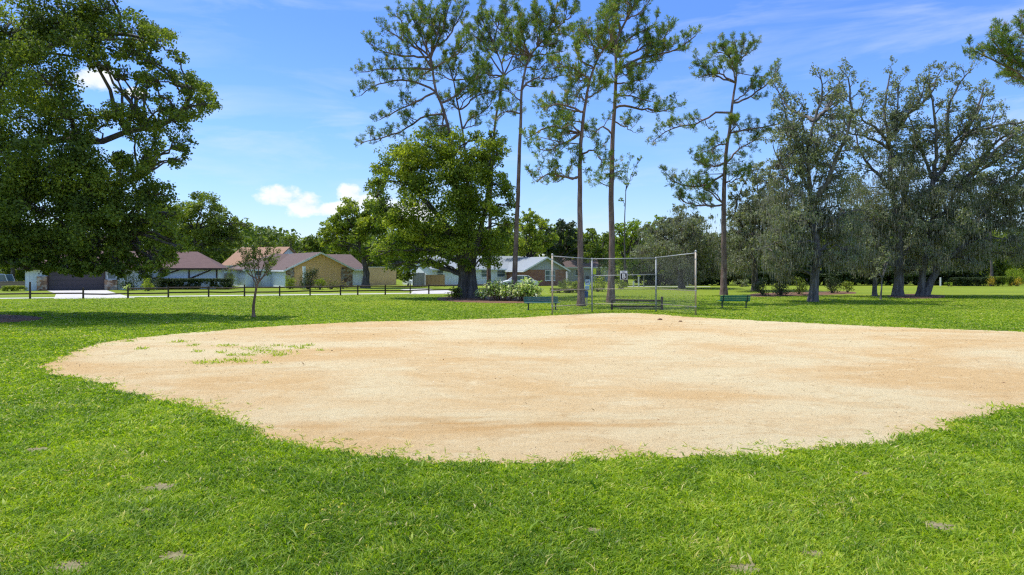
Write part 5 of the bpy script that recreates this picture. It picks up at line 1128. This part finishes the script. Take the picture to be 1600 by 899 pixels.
# ------------------------------------------------------------------ street signs and markers far away
def marker(name, label, px, Y, h, w, mat, plate=None, cat='post'):
    r = empty(name, ((px - CX) / F * Y, Y, 0)); tag(r, label, cat); m = MB(); m.box((0, 0, h / 2), (w, w, h)); m.build('post', mat, r, bevel=.01)
    if plate:
        pw_, ph, pz, pm, ang = plate; m = MB(); m.box((0, -w / 2 - .012, pz), (pw_, .012, ph), ry=ang); m.build('plate', pm, r)
    return r
marker('crossing_sign', 'fluorescent yellow sign between the two pines behind the backstop', 929, 88, 2.6, .07, M['galv'], (.42, .75, 2.0, M['sign_yellow'], 0), 'sign')
marker('street_sign', 'small yellow sign on a white post seen under the backstop mid rail', 998, 88, 1.35, .16, M['sign_white'], (.42, .26, 1.45, M['sign_yellow'], 0), 'sign')
marker('marker_post', 'stubby white post left of the small yellow sign', 990, 88, .75, .16, M['sign_white'])
r_ = marker('timber_post', 'brown timber post with a crossbar right of the small yellow sign', 1006, 88, 1.5, .11, M['wood_grey']); m = MB(); m.box((0, 0, 1.52), (.55, .12, .1)); m.build('crossbar', M['wood_grey'], r_)
marker('marker_post', 'white post beyond the lawn near the left end of the far hedge', 1469.5, 92, 1.15, .14, M['sign_white'])
marker('pale_marker', 'tiny white box sign deep under the trees behind the right backstop wing', 1074, 93, 1.9, .08, M['galv'], (.22, .4, 1.9, M['sign_white'], 0), 'sign')
tp = dense_tree('slim_pine', 'slim far bare-stemmed pine rising behind the hedge at right', [(1550, 447), (1549, 420), (1548, 370), (1547, 300)], [(1547, 290, 14, .5), (1550, 272, 12, .5)], 92, 'leaf_pine', .25, 911, depth=1, r0=.22, dens=4, layers=1, bark='bark_oak')

# ------------------------------------------------------------------ parked cars
def car(loc, rz, label, L=4.6, Hc=1.48, Wd=1.8, suv=False):
    root = empty('parked_car', loc, rz); tag(root, label, 'car')
    prof = [(-.5, .30), (-.5, .62), (-.47, .72), (-.30, .90), (.26 if not suv else .42, .92), (.44, .88), (.5, .70), (.5, .30)]
    m = MB(); m.prism([(a * L, z) for a, z in prof], 'y', -Wd / 2, Wd / 2); m.build('body', M['car_paint'], root, bevel=.05, smooth=False)
    cab = [(-.28, .88), (-.12, Hc - .04), (.0, Hc), (.22, Hc - .02), (.38, .90)] if not suv else [(-.26, .88), (-.16, Hc + .2), (.0, Hc + .25), (.40, Hc + .2), (.46, .90)]
    m = MB(); m.prism([(a * L, z) for a, z in cab], 'y', -Wd / 2 + .12, Wd / 2 - .12); m.build('glasshouse', M['glass'], root, bevel=.03)
    zt = Hc if not suv else Hc + .25
    m = MB(); m.box((.05 * L, 0, zt + .005), (.30 * L, Wd - .32, .05))
    for sx in (-1, 1):
        y = sx * (Wd / 2 - .115)
        for a0, a1 in zip(cab[:-1], cab[1:]):
            if abs(a1[0] - a0[0]) > .10 or True: pass
        m.box((.05 * L, y, (zt + .9) / 2), (.06, .03, zt - .9)); m.box((.05 * L, y, zt - .03), (.36 * L, .04, .06))
        m.tube([(cab[0][0] * L, y, .9), (cab[1][0] * L, y, cab[1][1])], .035, 6); m.tube([(cab[-1][0] * L, y, .9), (cab[-2][0] * L, y, cab[-2][1])], .04, 6)
    m.build('roof_frame', M['car_paint'], root)
    for sx in (-1, 1):
        for a in (-.31, .31):
            wv = MB(); wv.tube([(a * L, sx * (Wd / 2 - .18), .32), (a * L, sx * (Wd / 2 + .01), .32)], .32, 16); w = wv.build('wheel', M['rubber'], root)
            wv = MB(); wv.tube([(a * L, sx * (Wd / 2 + .012), .32), (a * L, sx * (Wd / 2 + .02), .32)], .19, 12); wv.build('rim', M['galv'], w)
        m = MB(); m.box((-.497 * L, sx * Wd * .36, .66), (.04, .3, .12)); m.build('headlight', M['glass'], root); m = MB(); m.box((.497 * L, sx * Wd * .38, .72), (.04, .25, .14)); m.build('taillight', surf('red_lens', (.4, .02, .02), (.3, .02, .02), 2, .3), root)
    m = MB(); m.b2(-.505 * L, -.49 * L, -.7, .7, .34, .46); m.b2(.49 * L, .505 * L, -.7, .7, .34, .46); m.build('bumper', M['rubber'], root)
    return root
car(((811 - CX) / F * 87, 87, 0), R(12), 'white parked car behind the variegated plants in front of the brick house')
car(((-14 - CX) / F * 80, 80, 0), R(10), 'white parked vehicle cut off by the left edge behind the brown fence', suv=True)

# small clay clods on the infield
for i, (px, py, s) in enumerate(((1031, 500.3, .085), (1063, 503, .06))):
    p = G(px, py); rng = np.random.default_rng(40 + i); m = MB(); rings = 5; seg = 9; vs = [(0, 0, s * .9)]; fs = []
    for r in range(1, rings):
        for k in range(seg):
            a = 2 * math.pi * k / seg; ph = r / (rings - 1) * math.pi / 2; q = s * (1 + rng.uniform(-.25, .25)); vs.append((math.cos(a) * math.sin(ph) * q * 1.5, math.sin(a) * math.sin(ph) * q, math.cos(ph) * q * .9))
    for k in range(seg): fs.append((0, 1 + k, 1 + (k + 1) % seg))
    for r in range(rings - 2):
        for k in range(seg): a = 1 + r * seg + k; b = 1 + r * seg + (k + 1) % seg; fs.append((a, a + seg, b + seg, b))
    m.add(vs, fs); o = m.build('dirt_clod', M['mulch'], smooth=True); o.location = (p.x, p.y, .003)
    tag(o, ['larger brown clod lying on the clay in front of the timber bench', 'smaller brown clod on the clay near the right backstop post'][i], 'clod', 'brown clods on the infield')
